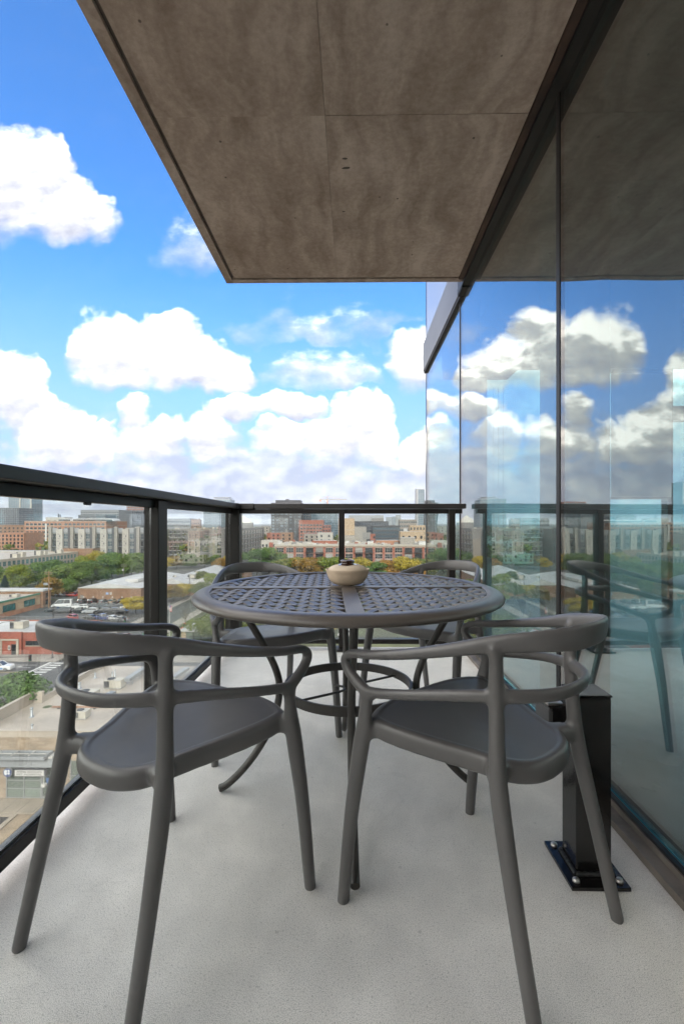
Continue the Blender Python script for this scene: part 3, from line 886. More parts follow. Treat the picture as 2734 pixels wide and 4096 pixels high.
# ---- clay pot on the table
def clay(name, c, rough, var):
    m = mat(name, c, rough, var=var, vscale=14, bump=.08, bscale=160)
    return m
pot = thing('clay_pot', 'small beige clay pot with glazed brown lid on the table', 'pot', (-.023, 1.640, TH + .0012))
pot.scale = (1.05, 1.05, .89)
MB().lathe([(0, .0), (.040, .0), (.046, .002), (.058, .013), (.067, .029), (.0712, .044), (.0718, .0475), (.0728, .0490), (.0735, .056), (.0752, .0608), (.0750, .0622), (.0735, .0620), (.0705, .056), (.068, .048), (.05, .018), (0, .012)], n=64).build('bowl', clay('raw_clay', (.58, .455, .335), .75, .12), pot)
lid = MB().lathe([(.0672, .052), (.0668, .0580), (.0635, .0650), (.0560, .0715), (.0450, .0765), (.0330, .0795)], n=64).build('lid', clay('lid_clay', (.62, .505, .385), .7, .08), pot)
brown = mat('brown_glaze', (.045, .014, .008), .12, spec=.6, var=.35, vscale=30, coat=.6)
gl = MB(); vs = []; fs = []; N_ = 96
prof = [(.038, .0790), (.034, .0800), (.0290, .0815), (.0250, .0826), (.0215, .0845), (.0212, .0870), (.0238, .0895), (.0244, .0935), (.0228, .0968), (.0180, .0978), (.0165, .0955), (.0, .0940)]
rs = [1 + .10 * math.sin(3 * 2 * math.pi * k / N_ + 1) + .06 * math.sin(7 * 2 * math.pi * k / N_) for k in range(N_)]
for j, (r, z) in enumerate(prof):
    for k in range(N_):
        a = 2 * math.pi * k / N_; q = r * (rs[k] if j == 0 else 1)
        zz = .0785 + (.038 - q) * .30 + .0012 if j == 0 else z
        vs.append((q * math.cos(a), q * math.sin(a), zz))
for j in range(len(prof) - 1):
    for k in range(N_): fs.append((j * N_ + k, j * N_ + (k + 1) % N_, (j + 1) * N_ + (k + 1) % N_, (j + 1) * N_ + k))
gl.add(vs, fs, True); gl.build('knob', brown, pot)

# ================================================================== THE CITY
rnd = random.Random(11)
def lin(*c): return tuple((x / 255) ** 2.2 for x in c)
C = {}
_mat, _brick = mat, brick_mat
ALB = 0.50        # scales down all city colours, to offset the exposure raised for the balcony
def mat(name, color, *a, **k): return _mat(name, tuple(c * ALB for c in color), *a, **k)
def brick_mat(name, c1, c2, mo, *a, **k): return _brick(name, *[tuple(c * ALB for c in q) for q in (c1, c2, mo)], *a, **k)
C['ground'] = mat('city_ground', (.085, .082, .070), .9, var=.35, vscale=.03)
C['asphalt'] = mat('asphalt', (.055, .055, .056), .75, var=.22, vscale=.25)
C['lot'] = mat('old_asphalt', (.075, .072, .070), .7, var=.3, vscale=.15)
C['walk'] = mat('concrete_walk', (.29, .26, .225), .85, var=.15, vscale=.4)
C['tanwalk'] = mat('tan_concrete', (.38, .315, .24), .85, var=.14, vscale=.5)
C['paver'] = brick_mat('paver_walk', (.36, .265, .17), (.42, .315, .205), (.24, .18, .12), .36, .18, flat=True)
C['lawn'] = mat('lawn', (.075, .085, .030), .95, var=.5, vscale=.12)
C['soil'] = mat('soil', (.035, .026, .02), .95, var=.4, vscale=2)
C['paint'] = mat('road_paint', (.72, .71, .68), .7, var=.12, vscale=1.2)
C['ypaint'] = mat('worn_tan_paint', (.50, .36, .18), .7, var=.3, vscale=2)
C['roof_white'] = mat('white_membrane_roof', (.52, .51, .495), .55, var=.16, vscale=.12)
C['roof_cream'] = mat('cream_membrane_roof', (.44, .375, .305), .5, var=.18, vscale=.25)
C['roof_grey'] = mat('grey_roof', (.19, .183, .175), .8, var=.25, vscale=.1)
C['tan_brick'] = brick_mat('tan_brick', (.30, .21, .13), (.42, .32, .22), (.36, .30, .24), .62, .2)
C['red_brick'] = brick_mat('red_brick', (.33, .072, .040), (.29, .06, .034), (.30, .15, .11), .4, .11)
C['brown_brick'] = brick_mat('brown_brick', (.29, .15, .085), (.24, .12, .065), (.27, .19, .13), .4, .14)
C['orange_brick'] = brick_mat('orange_brick', (.40, .17, .09), (.36, .15, .08), (.36, .24, .17), .5, .18)
C['loft_brick'] = brick_mat('loft_brick', (.33, .095, .055), (.28, .075, .045), (.3, .15, .1), .5, .18)
C['buff_brick'] = brick_mat('buff_brick', (.42, .30, .18), (.46, .33, .2), (.4, .32, .24), .6, .2)
C['stone'] = mat('pale_stone', (.42, .37, .30), .8, var=.08, vscale=.8)
C['white_panel'] = mat('white_stucco', (.43, .40, .355), .8, var=.10, vscale=.3)
C['beige_panel'] = mat('beige_panel', (.30, .275, .24), .8, var=.06, vscale=.3)
C['grey_panel'] = mat('grey_panel', (.22, .21, .20), .7, var=.08, vscale=.3)
C['lgrey_panel'] = mat('pale_grey_metal', (.32, .33, .34), .5, var=.06, vscale=.3)
C['dark_panel'] = mat('charcoal_panel', (.075, .073, .078), .6, var=.1, vscale=.3)
C['taupe'] = mat('taupe_panel', (.27, .235, .20), .8, var=.06, vscale=.3)
C['black_panel'] = mat('black_panel', (.03, .032, .038), .45)
C['green_trim'] = mat('green_trim', (.05, .20, .13), .5)
C['frame_w'] = mat('white_frame', (.62, .60, .56), .6)
C['frame_d'] = mat('dark_frame', (.04, .04, .042), .5)
C['frame_g'] = mat('grey_frame', (.26, .26, .26), .5)
C['pane'] = mat('window_pane', (.035, .040, .045), .08, spec=.8, objvar=.6)
C['pane_b'] = mat('blue_pane', (.05, .085, .11), .08, spec=.9, objvar=.3)
C['pane_t'] = mat('teal_pane', (.045, .17, .17), .1, spec=.8, objvar=.3)
C['pane_s'] = mat('storefront_pane', (.17, .20, .17), .06, spec=.8, objvar=.3)
C['iron'] = mat('black_iron', (.02, .02, .02), .5)
C['galv'] = mat('galvanised_steel', (.42, .44, .45), .4, metal=.5, var=.1, vscale=2)
C['hvac'] = mat('hvac_cabinet', (.50, .46, .39), .6, var=.1, vscale=1)
C['hvac_d'] = mat('hvac_coil', (.06, .06, .065), .6)
C['copper'] = mat('copper_pipe', (.40, .20, .11), .5, metal=.3)
C['wood'] = mat('pole_wood', (.30, .17, .09), .85, var=.2, vscale=1)
C['wood_g'] = mat('grey_pole_wood', (.16, .14, .12), .85)
C['bark'] = mat('bark', (.055, .042, .032), .95, var=.3, vscale=2)
C['glass_blue'] = mat('tower_glass_blue', (.13, .19, .23), .10, spec=.9, var=.25, vscale=.08)
C['glass_dark'] = mat('tower_glass_dark', (.045, .055, .07), .10, spec=.9, var=.3, vscale=.08)
C['tower_grey'] = mat('tower_grey', (.23, .245, .26), .5)
C['tyre'] = mat('tyre', (.015, .015, .015), .8)
C['rim'] = mat('wheel_rim', (.35, .35, .36), .35, metal=.7)
C['car_glass'] = mat('car_glass', (.02, .024, .028), .06, spec=.9)
C['lamp_r'] = mat('tail_lamp', (.35, .015, .015), .3)
C['lamp_w'] = mat('head_lamp', (.7, .7, .68), .2)

# ---------------------------------------------------------------- ground
def sheet(name, x0, x1, y0, y1, dz, m, **k):
    return MB().quad((x0, y0, GZ + dz), (x1, y0, GZ + dz), (x1, y1, GZ + dz), (x0, y1, GZ + dz)).build(name, m, kind='structure', **k)
MB().lathe([(0.0, 0), (12500, 0)], (0, 0, GZ), 64, smooth=False).build('ground', C['ground'], kind='structure')
SY0, SY1 = 81.0, 94.2      # cross street
sheet('road', -330, 330, SY0, SY1, .02, C['asphalt'])
sheet('road', -61.5, -53, -60, SY0, .02, C['asphalt'])
sheet('road', -61.5, -53, SY1, 235, .02, C['asphalt'])
sheet('road', -330, 60, 222, 232, .024, C['asphalt'])
def kerbed(name, x0, x1, y0, y1, m=None, h=.14):
    return MB().box(x0, x1, y0, y1, GZ - .1, GZ + h).build(name, m or C['walk'], kind='structure')
kerbed('pavement', -330, -62, SY1, 99.2)
kerbed('pavement', -52.5, 330, SY1, 98.5)
kerbed('pavement', -52.5, 330, 76, SY0)
kerbed('pavement', -330, -62, 76, SY0)
kerbed('pavement', -52.5, -49.5, -40, 75.9)
kerbed('pavement', -64.5, -62, 98.6 + .7, 221)
kerbed('pavement', -52.5, -49.0, 98.6, 221)
kerbed('pavement', -49.4, 40, 44.9, 47.2, C['tanwalk'])
sheet('parking_lot', -110, -66, 118, 172, .03, C['lot'])
sheet('parking_lot', -132, -103.5, 172.5, 200, .03, C['lot'])
sheet('lawn', -48.9, 60, 99, 221, .05, C['lawn'])
sheet('lawn', -250, -64.6, 204, 221, .05, C['lawn'])
sheet('grass_island', -118, -104, 168.5, 172, .12, C['lawn'])
# forecourt of the shop: brick paving, kerb and planter
sheet('paving', -49.4, 40, 12, 44.8, .05, C['paver'])
kerbed('planter_kerb', -33.7, -33.25, 20, 44.6, C['tanwalk'], .22)
kerbed('planter_kerb', -44, -33.71, 44.2, 44.6, C['tanwalk'], .22)
sheet('planter_soil', -44, -33.7, 20, 44.2, .16, C['soil'])
# sidewalk joints in front of the shop
for k in range(12):
    x = -46 + k * 1.55
    MB().box(x - .02, x + .02, 44.95, 47.15, GZ + .1405, GZ + .143).build('pavement_joint', C['soil'], kind='structure')
# markings
pm = MB()
MB().box(-63.25, -62.75, SY0 + .3, SY1 - .3, GZ + .021, GZ + .026).build('stop_line', C['paint'], kind='structure')
for k in range(9):
    y = SY1 - .9 - k * 1.42
    MB().box(-61.9, -59.6, y - .3, y + .3, GZ + .021, GZ + .026).build('crosswalk_stripe', C['paint'], kind='structure')
MB().box(-62.4, -62.2, SY0 + .3, SY1 - .3, GZ + .021, GZ + .026).build('crosswalk_edge', C['paint'], kind='structure')
for x0, x1 in ((-72, -64.6), (-84, -77)):
    MB().box(x0, x1, 90.2, 90.35, GZ + .021, GZ + .026).box(x0, x1, 91.9, 92.05, GZ + .021, GZ + .026).build('lane_line', C['paint'], kind='structure')
MB().box(-69.0, -67.6, 91.0, 91.12, GZ + .021, GZ + .026).add([(-67.6, 90.75, GZ + .026), (-66.8, 91.06, GZ + .026), (-67.6, 91.37, GZ + .026)], [(0, 1, 2)]).build('lane_arrow', C['paint'], kind='structure')
MB().box(-330, -64, 87.2, 87.35, GZ + .021, GZ + .026).box(-330, -64, 87.5, 87.65, GZ + .021, GZ + .026).build('centre_line', C['ypaint'], kind='structure')
for k in range(12):
    x = -106 + k * 3.1
    MB().add([(x, 134.5, GZ + .036), (x + .14, 134.5, GZ + .036), (x + 2.0, 140, GZ + .036), (x + 1.86, 140, GZ + .036)], [(0, 1, 2, 3)]).build('bay_line', C['ypaint'], kind='structure')
for k in range(8):
    x = -102.6 + k * 3.05
    MB().box(x, x + .14, 163, 168, GZ + .031, GZ + .036).build('bay_line', C['ypaint'], kind='structure')

# ---------------------------------------------------------------- building kit
def block(name, label, x0, x1, y0, y1, h, wall, roof=None, cat='building', group=None, parapet=.6, z0=0.0):
    root = thing(name, label, cat, ((x0 + x1) / 2, y0, GZ), 0, group)
    root['dim'] = ''; del root['dim']
    cx = (x0 + x1) / 2; hw = (x1 - x0) / 2; d = y1 - y0
    MB().box(-hw, hw, 0, d, z0, h).build('wall', wall, root)
    if roof is not None:
        t = .35
        MB().box(-hw + t, hw - t, t, d - t, h + .004, h + .02).build('roof', roof, root)
        if parapet:
            MB().box(-hw, hw, 0, t, h + .001, h + parapet).box(-hw, hw, d - t, d, h + .001, h + parapet).box(-hw, -hw + t, t, d - t, h + .001, h + parapet).box(hw - t, hw, t, d - t, h + .001, h + parapet).build('parapet', wall, root)
    return root, hw, d

_wm = {}
def window_meshes(w, h, nx, nz, frame, pane, t=.09):
    key = (w, h, nx, nz, frame.name, pane.name)
    if key not in _wm:
        f = MB()
        f.box(-w / 2 - t, -w / 2, -.10, 0, -t, h + t).box(w / 2, w / 2 + t, -.10, 0, -t, h + t)
        f.box(-w / 2, w / 2, -.14, 0, -t, 0).box(-w / 2, w / 2, -.10, 0, h, h + t)
        for i in range(1, nx): f.box(-w / 2 + w * i / nx - t / 2, -w / 2 + w * i / nx + t / 2, -.085, 0, 0, h)
        for i in range(1, nz): f.box(-w / 2, w / 2, -.08, 0, h * i / nz - t / 2, h * i / nz + t / 2)
        p = MB().quad((-w / 2, -.03, 0), (w / 2, -.03, 0), (w / 2, -.03, h), (-w / 2, -.03, h))
        _wm[key] = (f.mesh('window', frame), p.mesh('pane', pane))
    return _wm[key]
def window(root, x, y, z, rz, w, h, nx=2, nz=2, frame=None, pane=None, name='window'):
    fm, pmesh = window_meshes(w, h, nx, nz, frame or C['frame_w'], pane or C['pane'])
    o = inst(name, fm, root, (x, y, z), rz)
    inst('pane', pmesh, o)
    return o
def wgrid(root, side, hw, d, a0, a1, n, zs, w, h, **k):
    """n windows between a0 and a1 along a side of the block, one row per z"""
    for i in range(n):
        a = a0 + (a1 - a0) * (i + .5) / n
        for z in zs:
            if side == 'S': window(root, a, 0, z, 0, w, h, **k)
            elif side == 'E': window(root, hw, a, z, R(90), w, h, **k)
            elif side == 'W': window(root, -hw, a, z, R(-90), w, h, **k)
def grid_stuff(root, side, hw, d, a0, a1, n, z0, z1, m, w, h, pane, name='window_grid', skip=0.0, off=.04):
    """far facade: windows too small to pick apart, joined, real quads proud of the wall"""
    mb = MB()
    for i in range(n):
        a = a0 + (a1 - a0) * (i + .5) / n
        for j in range(m):
            if skip and rnd.random() < skip: continue
            z = z0 + (z1 - z0) * (j + .5) / m - h / 2
            if side == 'S': mb.box(a - w / 2, a + w / 2, -off, .01, z, z + h)
            elif side == 'E': mb.box(hw - .01, hw + off, a - w / 2, a + w / 2, z, z + h)
            else: mb.box(-hw - off, -hw + .01, a - w / 2, a + w / 2, z, z + h)
    return mb.build(name, pane, root, kind='stuff')
def bands(root, hw, d, z0, z1, n, th, m, name='floor_band', off=.12):
    mb = MB()
    for j in range(n + 1):
        z = z0 + (z1 - z0) * j / n
        mb.box(-hw - off, hw + off, -off, d + off, z - th / 2, z + th / 2)
    return mb.build(name, m, root, kind='stuff')
def ribs(root, hw, d, z0, z1, n, th, m, name='mullion_grid', off=.1):
    mb = MB()
    for i in range(n + 1):
        x = -hw + 2 * hw * i / n
        mb.box(x - th / 2, x + th / 2, -off, .02, z0, z1)
    ns = max(2, int(n * d / (2 * hw)))
    for sx in (-1, 1):
        for i in range(ns + 1):
            y = d * i / ns
            mb.box(sx * hw - (off if sx < 0 else .02), sx * hw + (off if sx > 0 else .02), y - th / 2, y + th / 2, z0, z1)
    return mb.build(name, m, root, kind='stuff')
def rooftop_unit(x, y, z, w, d, h, label, group='rooftop air units', rz=0.0):
    o = thing('rooftop_unit', label, 'air unit', (x, y, z), rz, group)
    MB().box(-w / 2, w / 2, -d / 2, d / 2, .12, h).build('cabinet', C['hvac'], o)
    MB().box(-w / 2 - .01, -w / 2 + w * .3, -d / 2 - .012, -d / 2 + .01, .2, h - .1).build('coil', C['hvac_d'], o)
    MB().lathe([(0, .02), (.34 * min(w, d), .02), (.36 * min(w, d), .0), (.36 * min(w, d), 0.04), (0.30 * min(w, d), .05)], (-w * .22, 0, h), 16).build('fan', C['hvac_d'], o)
    MB().box(-w / 2 + .05, w / 2 - .05, -d / 2 + .05, d / 2 - .05, 0, .119).build('curb', C['galv'], o)
    return o

# ---------------------------------------------------------------- the pet hospital in front
PX0, PX1, PY0, PY1, PH = -40.4, -12.0, 47.3, 71.0, 6.55
shop, hw, d = block('pet_hospital', 'low tan brick pet hospital with cream roof and grey canopy below the balcony', PX0, PX1, PY0, PY1, PH, C['tan_brick'])
cx = (PX0 + PX1) / 2
def sh_(mb, n, m, **k): return mb.build(n, m, shop, loc=(-cx, -PY0, 0), **k)
xl = -39.9
sh_(MB().box(PX0 + .3, PX1 - .3, PY0 + .35, PY1 - .3, PH + .003, PH + .05), 'roof', C['roof_cream'])
sh_(MB().box(PX0, PX1, PY0 - .08, PY0 + .35, PH + .001, PH + .62).box(PX0, PX1, PY0 - .12, PY0 + .4, PH + .621, PH + .70), 'parapet', C['roof_cream'])
sh_(MB().box(xl - .35, xl, PY0 + .41, 56.2, PH + .051, PH + 1.30).box(xl - .42, xl + .06, PY0 + .41, 56.25, PH + 1.301, PH + 1.38), 'parapet', C['roof_cream'])
sh_(MB().box(xl - .35, xl + 1.1, 56.21, 56.6, PH + .051, PH + 1.30).box(xl - .35, xl + 1.16, 56.255, 56.65, PH + 1.301, PH + 1.38), 'parapet', C['roof_cream'])
sh_(MB().box(xl + .75, xl + 1.1, 56.61, PY1, PH + .051, PH + .70).box(xl + .7, xl + 1.16, 56.66, PY1, PH + .701, PH + .77), 'parapet', C['roof_cream'])
# canopy
cl_ = -40.4; cr_ = -30.9
cz = 5.0
sh_(MB().box(cl_, cr_ - .4, PY0 - 1.7, PY0 - 1.62, cz, cz + .3).box(cl_, cr_ - .4, PY0 - .35, PY0 - .27, cz, cz + .3).box(cr_ - .48, cr_ - .4, PY0 - 1.62, PY0 - .35, cz, cz + .3), 'canopy_frame', C['lgrey_panel'])
cs = MB()
for k in range(9): cs.box(cl_, cr_ - .48, PY0 - 1.52 + k * .14, PY0 - 1.46 + k * .14, cz + .05, cz + .12)
sh_(cs, 'canopy_slats', C['galv'], kind='stuff')
sh_(MB().box(cl_, cr_, PY0 - 1.05, PY0 - .01, cz - .16, cz - .002), 'canopy_edge', C['frame_w'])
fascia = sh_(MB().box(cl_, -33.12, PY0 - .95, PY0 - .01, cz - 1.13, cz - .17).box(-33.10, cr_, PY0 - .95, PY0 - .01, cz - 1.13, cz - .17), 'fascia', C['grey_panel'])
fascia.data.materials[0] = C['lgrey_panel']
for k in range(3):
    x = -36.6 + k * 1.75
    sh_(MB().box(x, x + .06, PY0 - 1.5, PY0 - .4, cz + .301, cz + .36).box(x + .06, x + 1.6, PY0 - 1.1, PY0 - 1.02, cz + .301, cz + .35), 'light_fixture', C['frame_w'])
# storefront glazing
gx_ = [-36.35, -34.5, -32.72]
zz = [.25, 1.2, 2.05, 3.75]
fr = MB()
for x in gx_: fr.box(x - .06, x + .06, PY0 - .12, PY0 - .01, .15, 3.86)
for z in zz: fr.box(gx_[0] + .061, gx_[1] - .061, PY0 - .11, PY0 - .01, z - .05, z + .05).box(gx_[1] + .061, gx_[2] - .061, PY0 - .11, PY0 - .01, z - .05, z + .05)
sh_(fr, 'storefront_frame', C['frame_g'])
for i in range(2):
    for j in range(3):
        sh_(MB().box(gx_[i] + .061, gx_[i + 1] - .061, PY0 - .06, PY0 - .011, zz[j] + .051, zz[j + 1] - .051), 'glass_pane', C['pane_s'])
dr = sh_(MB().box(-32.700, -32.530, PY0 - .1, PY0 - .01, .15, 3.85).box(-31.330, -31.180, PY0 - .1, PY0 - .01, .15, 3.85).box(-32.530, -31.330, PY0 - .1, PY0 - .01, 2.5, 2.65).box(-32.530, -31.330, PY0 - .1, PY0 - .01, .15, .4), 'door', C['frame_g'])
MB().box(-32.520, -31.340, PY0 - .05, PY0 - .011, .41, 2.49).build('door_glass', C['pane_s'], dr)
MB().box(-32.520, -31.340, PY0 - .05, PY0 - .011, 2.66, 3.8).build('transom_glass', C['pane_s'], dr)
MB().box(-32.180, -31.730, PY0 - .056, PY0 - .0505, 1.7, 2.3).build('poster', mat('blue_poster', (.1, .2, .45), .6), dr)
# windows and notices further right
for k in range(3):
    x = -29.6 + k * 2.2
    f = sh_(MB().box(x - .06, x + .06, PY0 - .12, PY0 - .01, .15, 4.2).box(x + .061, x + 2.1, PY0 - .1, PY0 - .01, 2.5, 2.6), 'window_frame', C['frame_g'])
    MB().box(x + .061, x + 2.13, PY0 - .05, PY0 - .011, .3, 2.49).build('glass_pane', C['pane_s'], f)
    MB().box(x + .061, x + 2.13, PY0 - .05, PY0 - .011, 2.61, 4.1).build('glass_pane', C['pane_s'], f)
lt = sh_(MB().box(-32.25, -31.9, PY0 - .75, PY0 - .4, 1.7, 2.0).box(-32.1, -32.04, PY0 - .62, PY0 - .56, 2.001, 3.87), 'hanging_lamp', C['frame_w'])

def text_mesh(s, size, m, name='lettering', align='CENTER'):
    cu = bpy.data.curves.new(name, 'FONT'); cu.body = s; cu.size = size; cu.align_x = align; cu.align_y = 'CENTER'
    cu.extrude = .012
    o = bpy.data.objects.new(name, cu); col.objects.link(o)
    dg = bpy.context.evaluated_depsgraph_get()
    me = bpy.data.meshes.new_from_object(o.evaluated_get(dg)); me.name = name
    bpy.data.objects.remove(o)
    me.materials.clear(); me.materials.append(m)
    return me
def lettering(parent, s, size, m, x, y, z, sx=1.0):
    o = inst('lettering', text_mesh(s, size, m), parent, (x, y, z)); o.rotation_euler = (R(90), 0, 0); o.scale = (sx, 1, 1)
    return o
sign = thing('shop_sign', 'long white sign reading Animal Advocate Pet Hospital, in a dark frame under the canopy', 'sign', (-33.15, PY0 - 1.15, GZ + 3.42))
MB().box(-1.62, 1.62, 0, .34, -.36, .36).build('frame', C['dark_panel'], sign)
MB().box(-1.52, 1.46, -.012, -.001, -.33, .27).build('sign_face', mat('sign_white', (.62, .60, .57), .5), sign)
ink = mat('sign_ink', (.10, .10, .10), .6)
for s_, x0, z0, sizes in (('ANIMAL ADVOCATE', 0, .10, .30), ('PET HOSPITAL', 0, -.17, .27)):
    w_ = lettering(sign, s_, sizes, ink, -.03, -.018, z0)
    wd = max(v.co.x for v in w_.data.vertices) - min(v.co.x for v in w_.data.vertices)
    w_.scale = (2.6 / wd, 1, 1)
for x in (-.55, .5):
    MB().tube([(x, .1, .36), (x + .12, .3, .62), (x + .12, .3, .9)], .02, 5).build('bracket', C['galv'], sign)
lg = thing('round_sign', 'round blue sign with white animal shapes and a cross beside the shop sign', 'sign', (-35.45, PY0 - 1.15, GZ + 3.42))
MB().tube([(0, 0, 0), (0, .22, 0)], .46, 32, smooth=False).build('disc_frame', C['frame_g'], lg)
MB().tube([(0, -.012, 0), (0, -.001, 0)], .43, 32, smooth=False).build('disc_face', mat('sign_blue', (.06, .09, .22), .4), lg)
whm = mat('sign_shape_white', (.75, .75, .75), .5)
def flat_poly(pts, y=-.02): 
    n = len(pts); return MB().add([(x, y, z) for x, z in pts] + [(x, y + .007, z) for x, z in pts], [tuple(range(n)), tuple(range(2 * n - 1, n - 1, -1))] + [(i, n + i, n + (i + 1) % n, (i + 1) % n) for i in range(n)])
flat_poly([(-.34, .05), (-.30, .22), (-.18, .30), (-.05, .27), (.0, .14), (-.08, .04), (-.02, -.10), (-.10, -.26), (-.24, -.24), (-.30, -.10)]).build('animal_shape', whm, lg)
flat_poly([(.02, .20), (.10, .33), (.22, .28), (.26, .12), (.15, .06)]).build('animal_shape', whm, lg)
flat_poly([(.08, -.22), (.08, -.13), (-.01, -.13), (-.01, -.02), (.08, -.02), (.08, .07), (.19, .07), (.19, -.02), (.28, -.02), (.28, -.13), (.19, -.13), (.19, -.22)]).build('cross_shape', whm, lg)

# things on the shop roof
RZ = GZ + PH + .05
def on_roof(u, v): 
    p = at_h(u, v, PH + .05); return p.x, p.y
def vent(u, v, r, h, label, cap=True):
    x, y = on_roof(u, v)
    o = thing('roof_vent', label, 'vent pipe', (x, y, RZ), 0, 'vent pipes on the cream roof')
    MB().lathe([(r * 2.2, 0), (r * 1.1, .12), (r, .13), (r, h), (0, h)], n=12).build('pipe', C['galv'], o)
    if cap: MB().lathe([(r * 1.35, h - .12), (r * 1.45, h - .02), (r * 1.2, h + .04), (0, h + .07)], n=12).build('cap', C['galv'], o)
vent(127, 2868, .13, 1.05, 'galvanised vent pipe beside the roof parapet, its base sealed with a round flashing')
vent(129, 2927, .09, .80, 'galvanised vent pipe nearest the front edge of the cream roof')
vent(198, 2928, .05, .22, 'short dark stub pipe at the front edge of the cream roof', False)
vent(450, 2716, .09, 1.0, 'shorter of the two slim vent pipes behind the tan air unit')
vent(460, 2714, .09, 1.25, 'taller of the two slim vent pipes behind the tan air unit')
vent(381, 2712, .12, .7, 'pale vent pipe left of the pair behind the tan air unit')
vent(318, 2755, .16, .8, 'wide capped vent at the left of the tan air unit')
x, y = on_roof(452, 2755); rooftop_unit(x, y + .6, RZ, 2.3, 1.5, 1.15, 'tan air unit with a long duct on the cream roof')
x, y = on_roof(342, 2806); rooftop_unit(x, y + .7, RZ, 2.1, 1.6, 1.1, 'grey tan air unit nearer the front of the cream roof, behind the chair rail')
x, y = on_roof(322, 2878); rooftop_unit(x, y + .5, RZ, 1.2, 1.1, .9, 'small tan air unit near the front of the cream roof')
def duct(label, pts, w, h, zc):
    o = thing('air_duct', label, 'duct', (pts[0][0], pts[0][1], RZ), 0, 'sheet metal ducts on the cream roof')
    for i in range(len(pts) - 1):
        a, b_ = Vector(pts[i]), Vector(pts[i + 1]); dd = b_ - a; n = max(1, int(dd.length / 1.5))
        for k in range(n):
            p, q = a + dd * (k / n), a + dd * ((k + .97) / n); c = (p + q) / 2 - Vector(pts[0])
            MB().cbox((c.x, c.y, zc), (w, (q - p).length, h), math.atan2(dd.y, dd.x) - math.pi / 2).build('duct_section', C['galv'], o)
            for sgn in (-1, 1):
                nv = Vector((-dd.y, dd.x)).normalized() * sgn * w * .45
                MB().box(c.x + nv.x - .025, c.x + nv.x + .025, c.y + nv.y - .025, c.y + nv.y + .025, 0, zc - h / 2).build('leg', C['galv'], o)
    return o
p1_, p2_ = on_roof(500, 2752), on_roof(590, 2690)
duct('long galvanised duct running from the tan air unit towards the far roof edge', [(p1_[0], p1_[1] + .5), p2_], .75, .45, .9)
p1_, p2_ = on_roof(405, 2822), on_roof(455, 2795)
duct('short galvanised duct standing on legs in front of the tan air unit', [p1_, p2_], .8, .35, .85)
p1_, p2_ = on_roof(690, 2735), on_roof(750, 2694)
duct('galvanised duct further right on the cream roof, seen between chair and railing', [p1_, p2_], .75, .4, .8)
pl = thing('roof_pipes', 'rust coloured pipe bundle lying across the cream roof on black blocks', 'pipes', (-36.5, 54.4, RZ))
for k in range(4):
    MB().tube([(0, .13 * k, .16), (6.5 + .2 * k, .13 * k, .16), (8.0 + .3 * k, .9 + .13 * k, .16)], .025, 5).build('pipe', C['copper'], pl)
for x in (.8, 2.8, 5.2): MB().box(x, x + .22, -.1, .55, 0, .13).build('support_block', C['hvac_d'], pl)
pl = thing('roof_pipes', 'rust coloured pipe run on the cream roof behind the grey tan air unit', 'pipes', (-32.5, 57.2, RZ))
for k in range(3):
    MB().tube([(0, .14 * k, .16), (9, .14 * k, .16)], .025, 5).build('pipe', C['copper'], pl)
for x in (1.2, 3.8, 6.4): MB().box(x, x + .22, -.1, .45, 0, .13).build('support_block', C['hvac_d'], pl)
x, y = on_roof(190, 2827)
dn = thing('roof_drain', 'round mossy roof drain sunk in the cream roof', 'drain', (x, y, RZ))
MB().lathe([(.0, .01), (.45, .01), (.5, 0)], n=20, smooth=False).build('basin', mat('moss', (.08, .10, .04), .9, var=.3, vscale=3), dn)

# ---------------------------------------------------------------- red brick shop across the street
rb, hw, d = block('red_brick_building', 'low red brick corner building with white roof and stone framed entrance', -95, -62.5, 99.5, 112.5, 4.55, C['red_brick'])
cx = -78.75
def rb_(mb, n, m, **k): return mb.build(n, m, rb, loc=(-cx, -99.5, 0), **k)
rb_(MB().box(-94.7, -62.8, 99.8, 112.2, 4.553, 4.60), 'roof', C['roof_white'])
rb_(MB().box(-95, -62.5, 99.45, 99.8, 4.551, 4.85).box(-95, -62.5, 112.2, 112.5, 4.551, 4.85), 'parapet', C['red_brick'])
rb_(MB().box(-95, -72.9, 98.9, 99.44, 0, 5.0), 'entrance_front', C['red_brick'])
en = rb_(MB().box(-77.6, -77.1, 98.7, 98.895, .1, 3.2).box(-73.9, -73.4, 98.7, 98.895, .1, 3.2).box(-77.6, -73.4, 98.7, 98.895, 3.21, 3.55), 'entrance_surround', C['stone'])
dr = rb_(MB().box(-75.0, -73.95, 98.75, 98.89, .1, 2.4), 'door', C['frame_d'])
MB().box(-74.9, -74.05, 98.72, 98.745, .3, 2.25).build('door_glass', C['pane'], dr)
no = rb_(MB().box(-75.8, -75.3, 98.84, 98.89, 1.1, 2.1), 'notice', C['frame_w'])
MB().box(-75.68, -75.42, 98.83, 98.838, 1.25, 1.95).build('notice_print', C['frame_d'], no)
for k in range(6):
    window(rb, -72.2 + .65 + k * 1.55 - cx, 0, 2.05, 0, 1.4, .85, 1, 1, C['frame_d'])
rb_(MB().box(-72.4, -62.7, 99.36, 99.44, 1.80, 1.95), 'sill', C['stone'])
x, y = -77.4, 104.5
rooftop_unit(x, y, GZ + 4.6, 3.0, 2.1, 1.7, 'large grey air unit on the white roof of the red brick building')

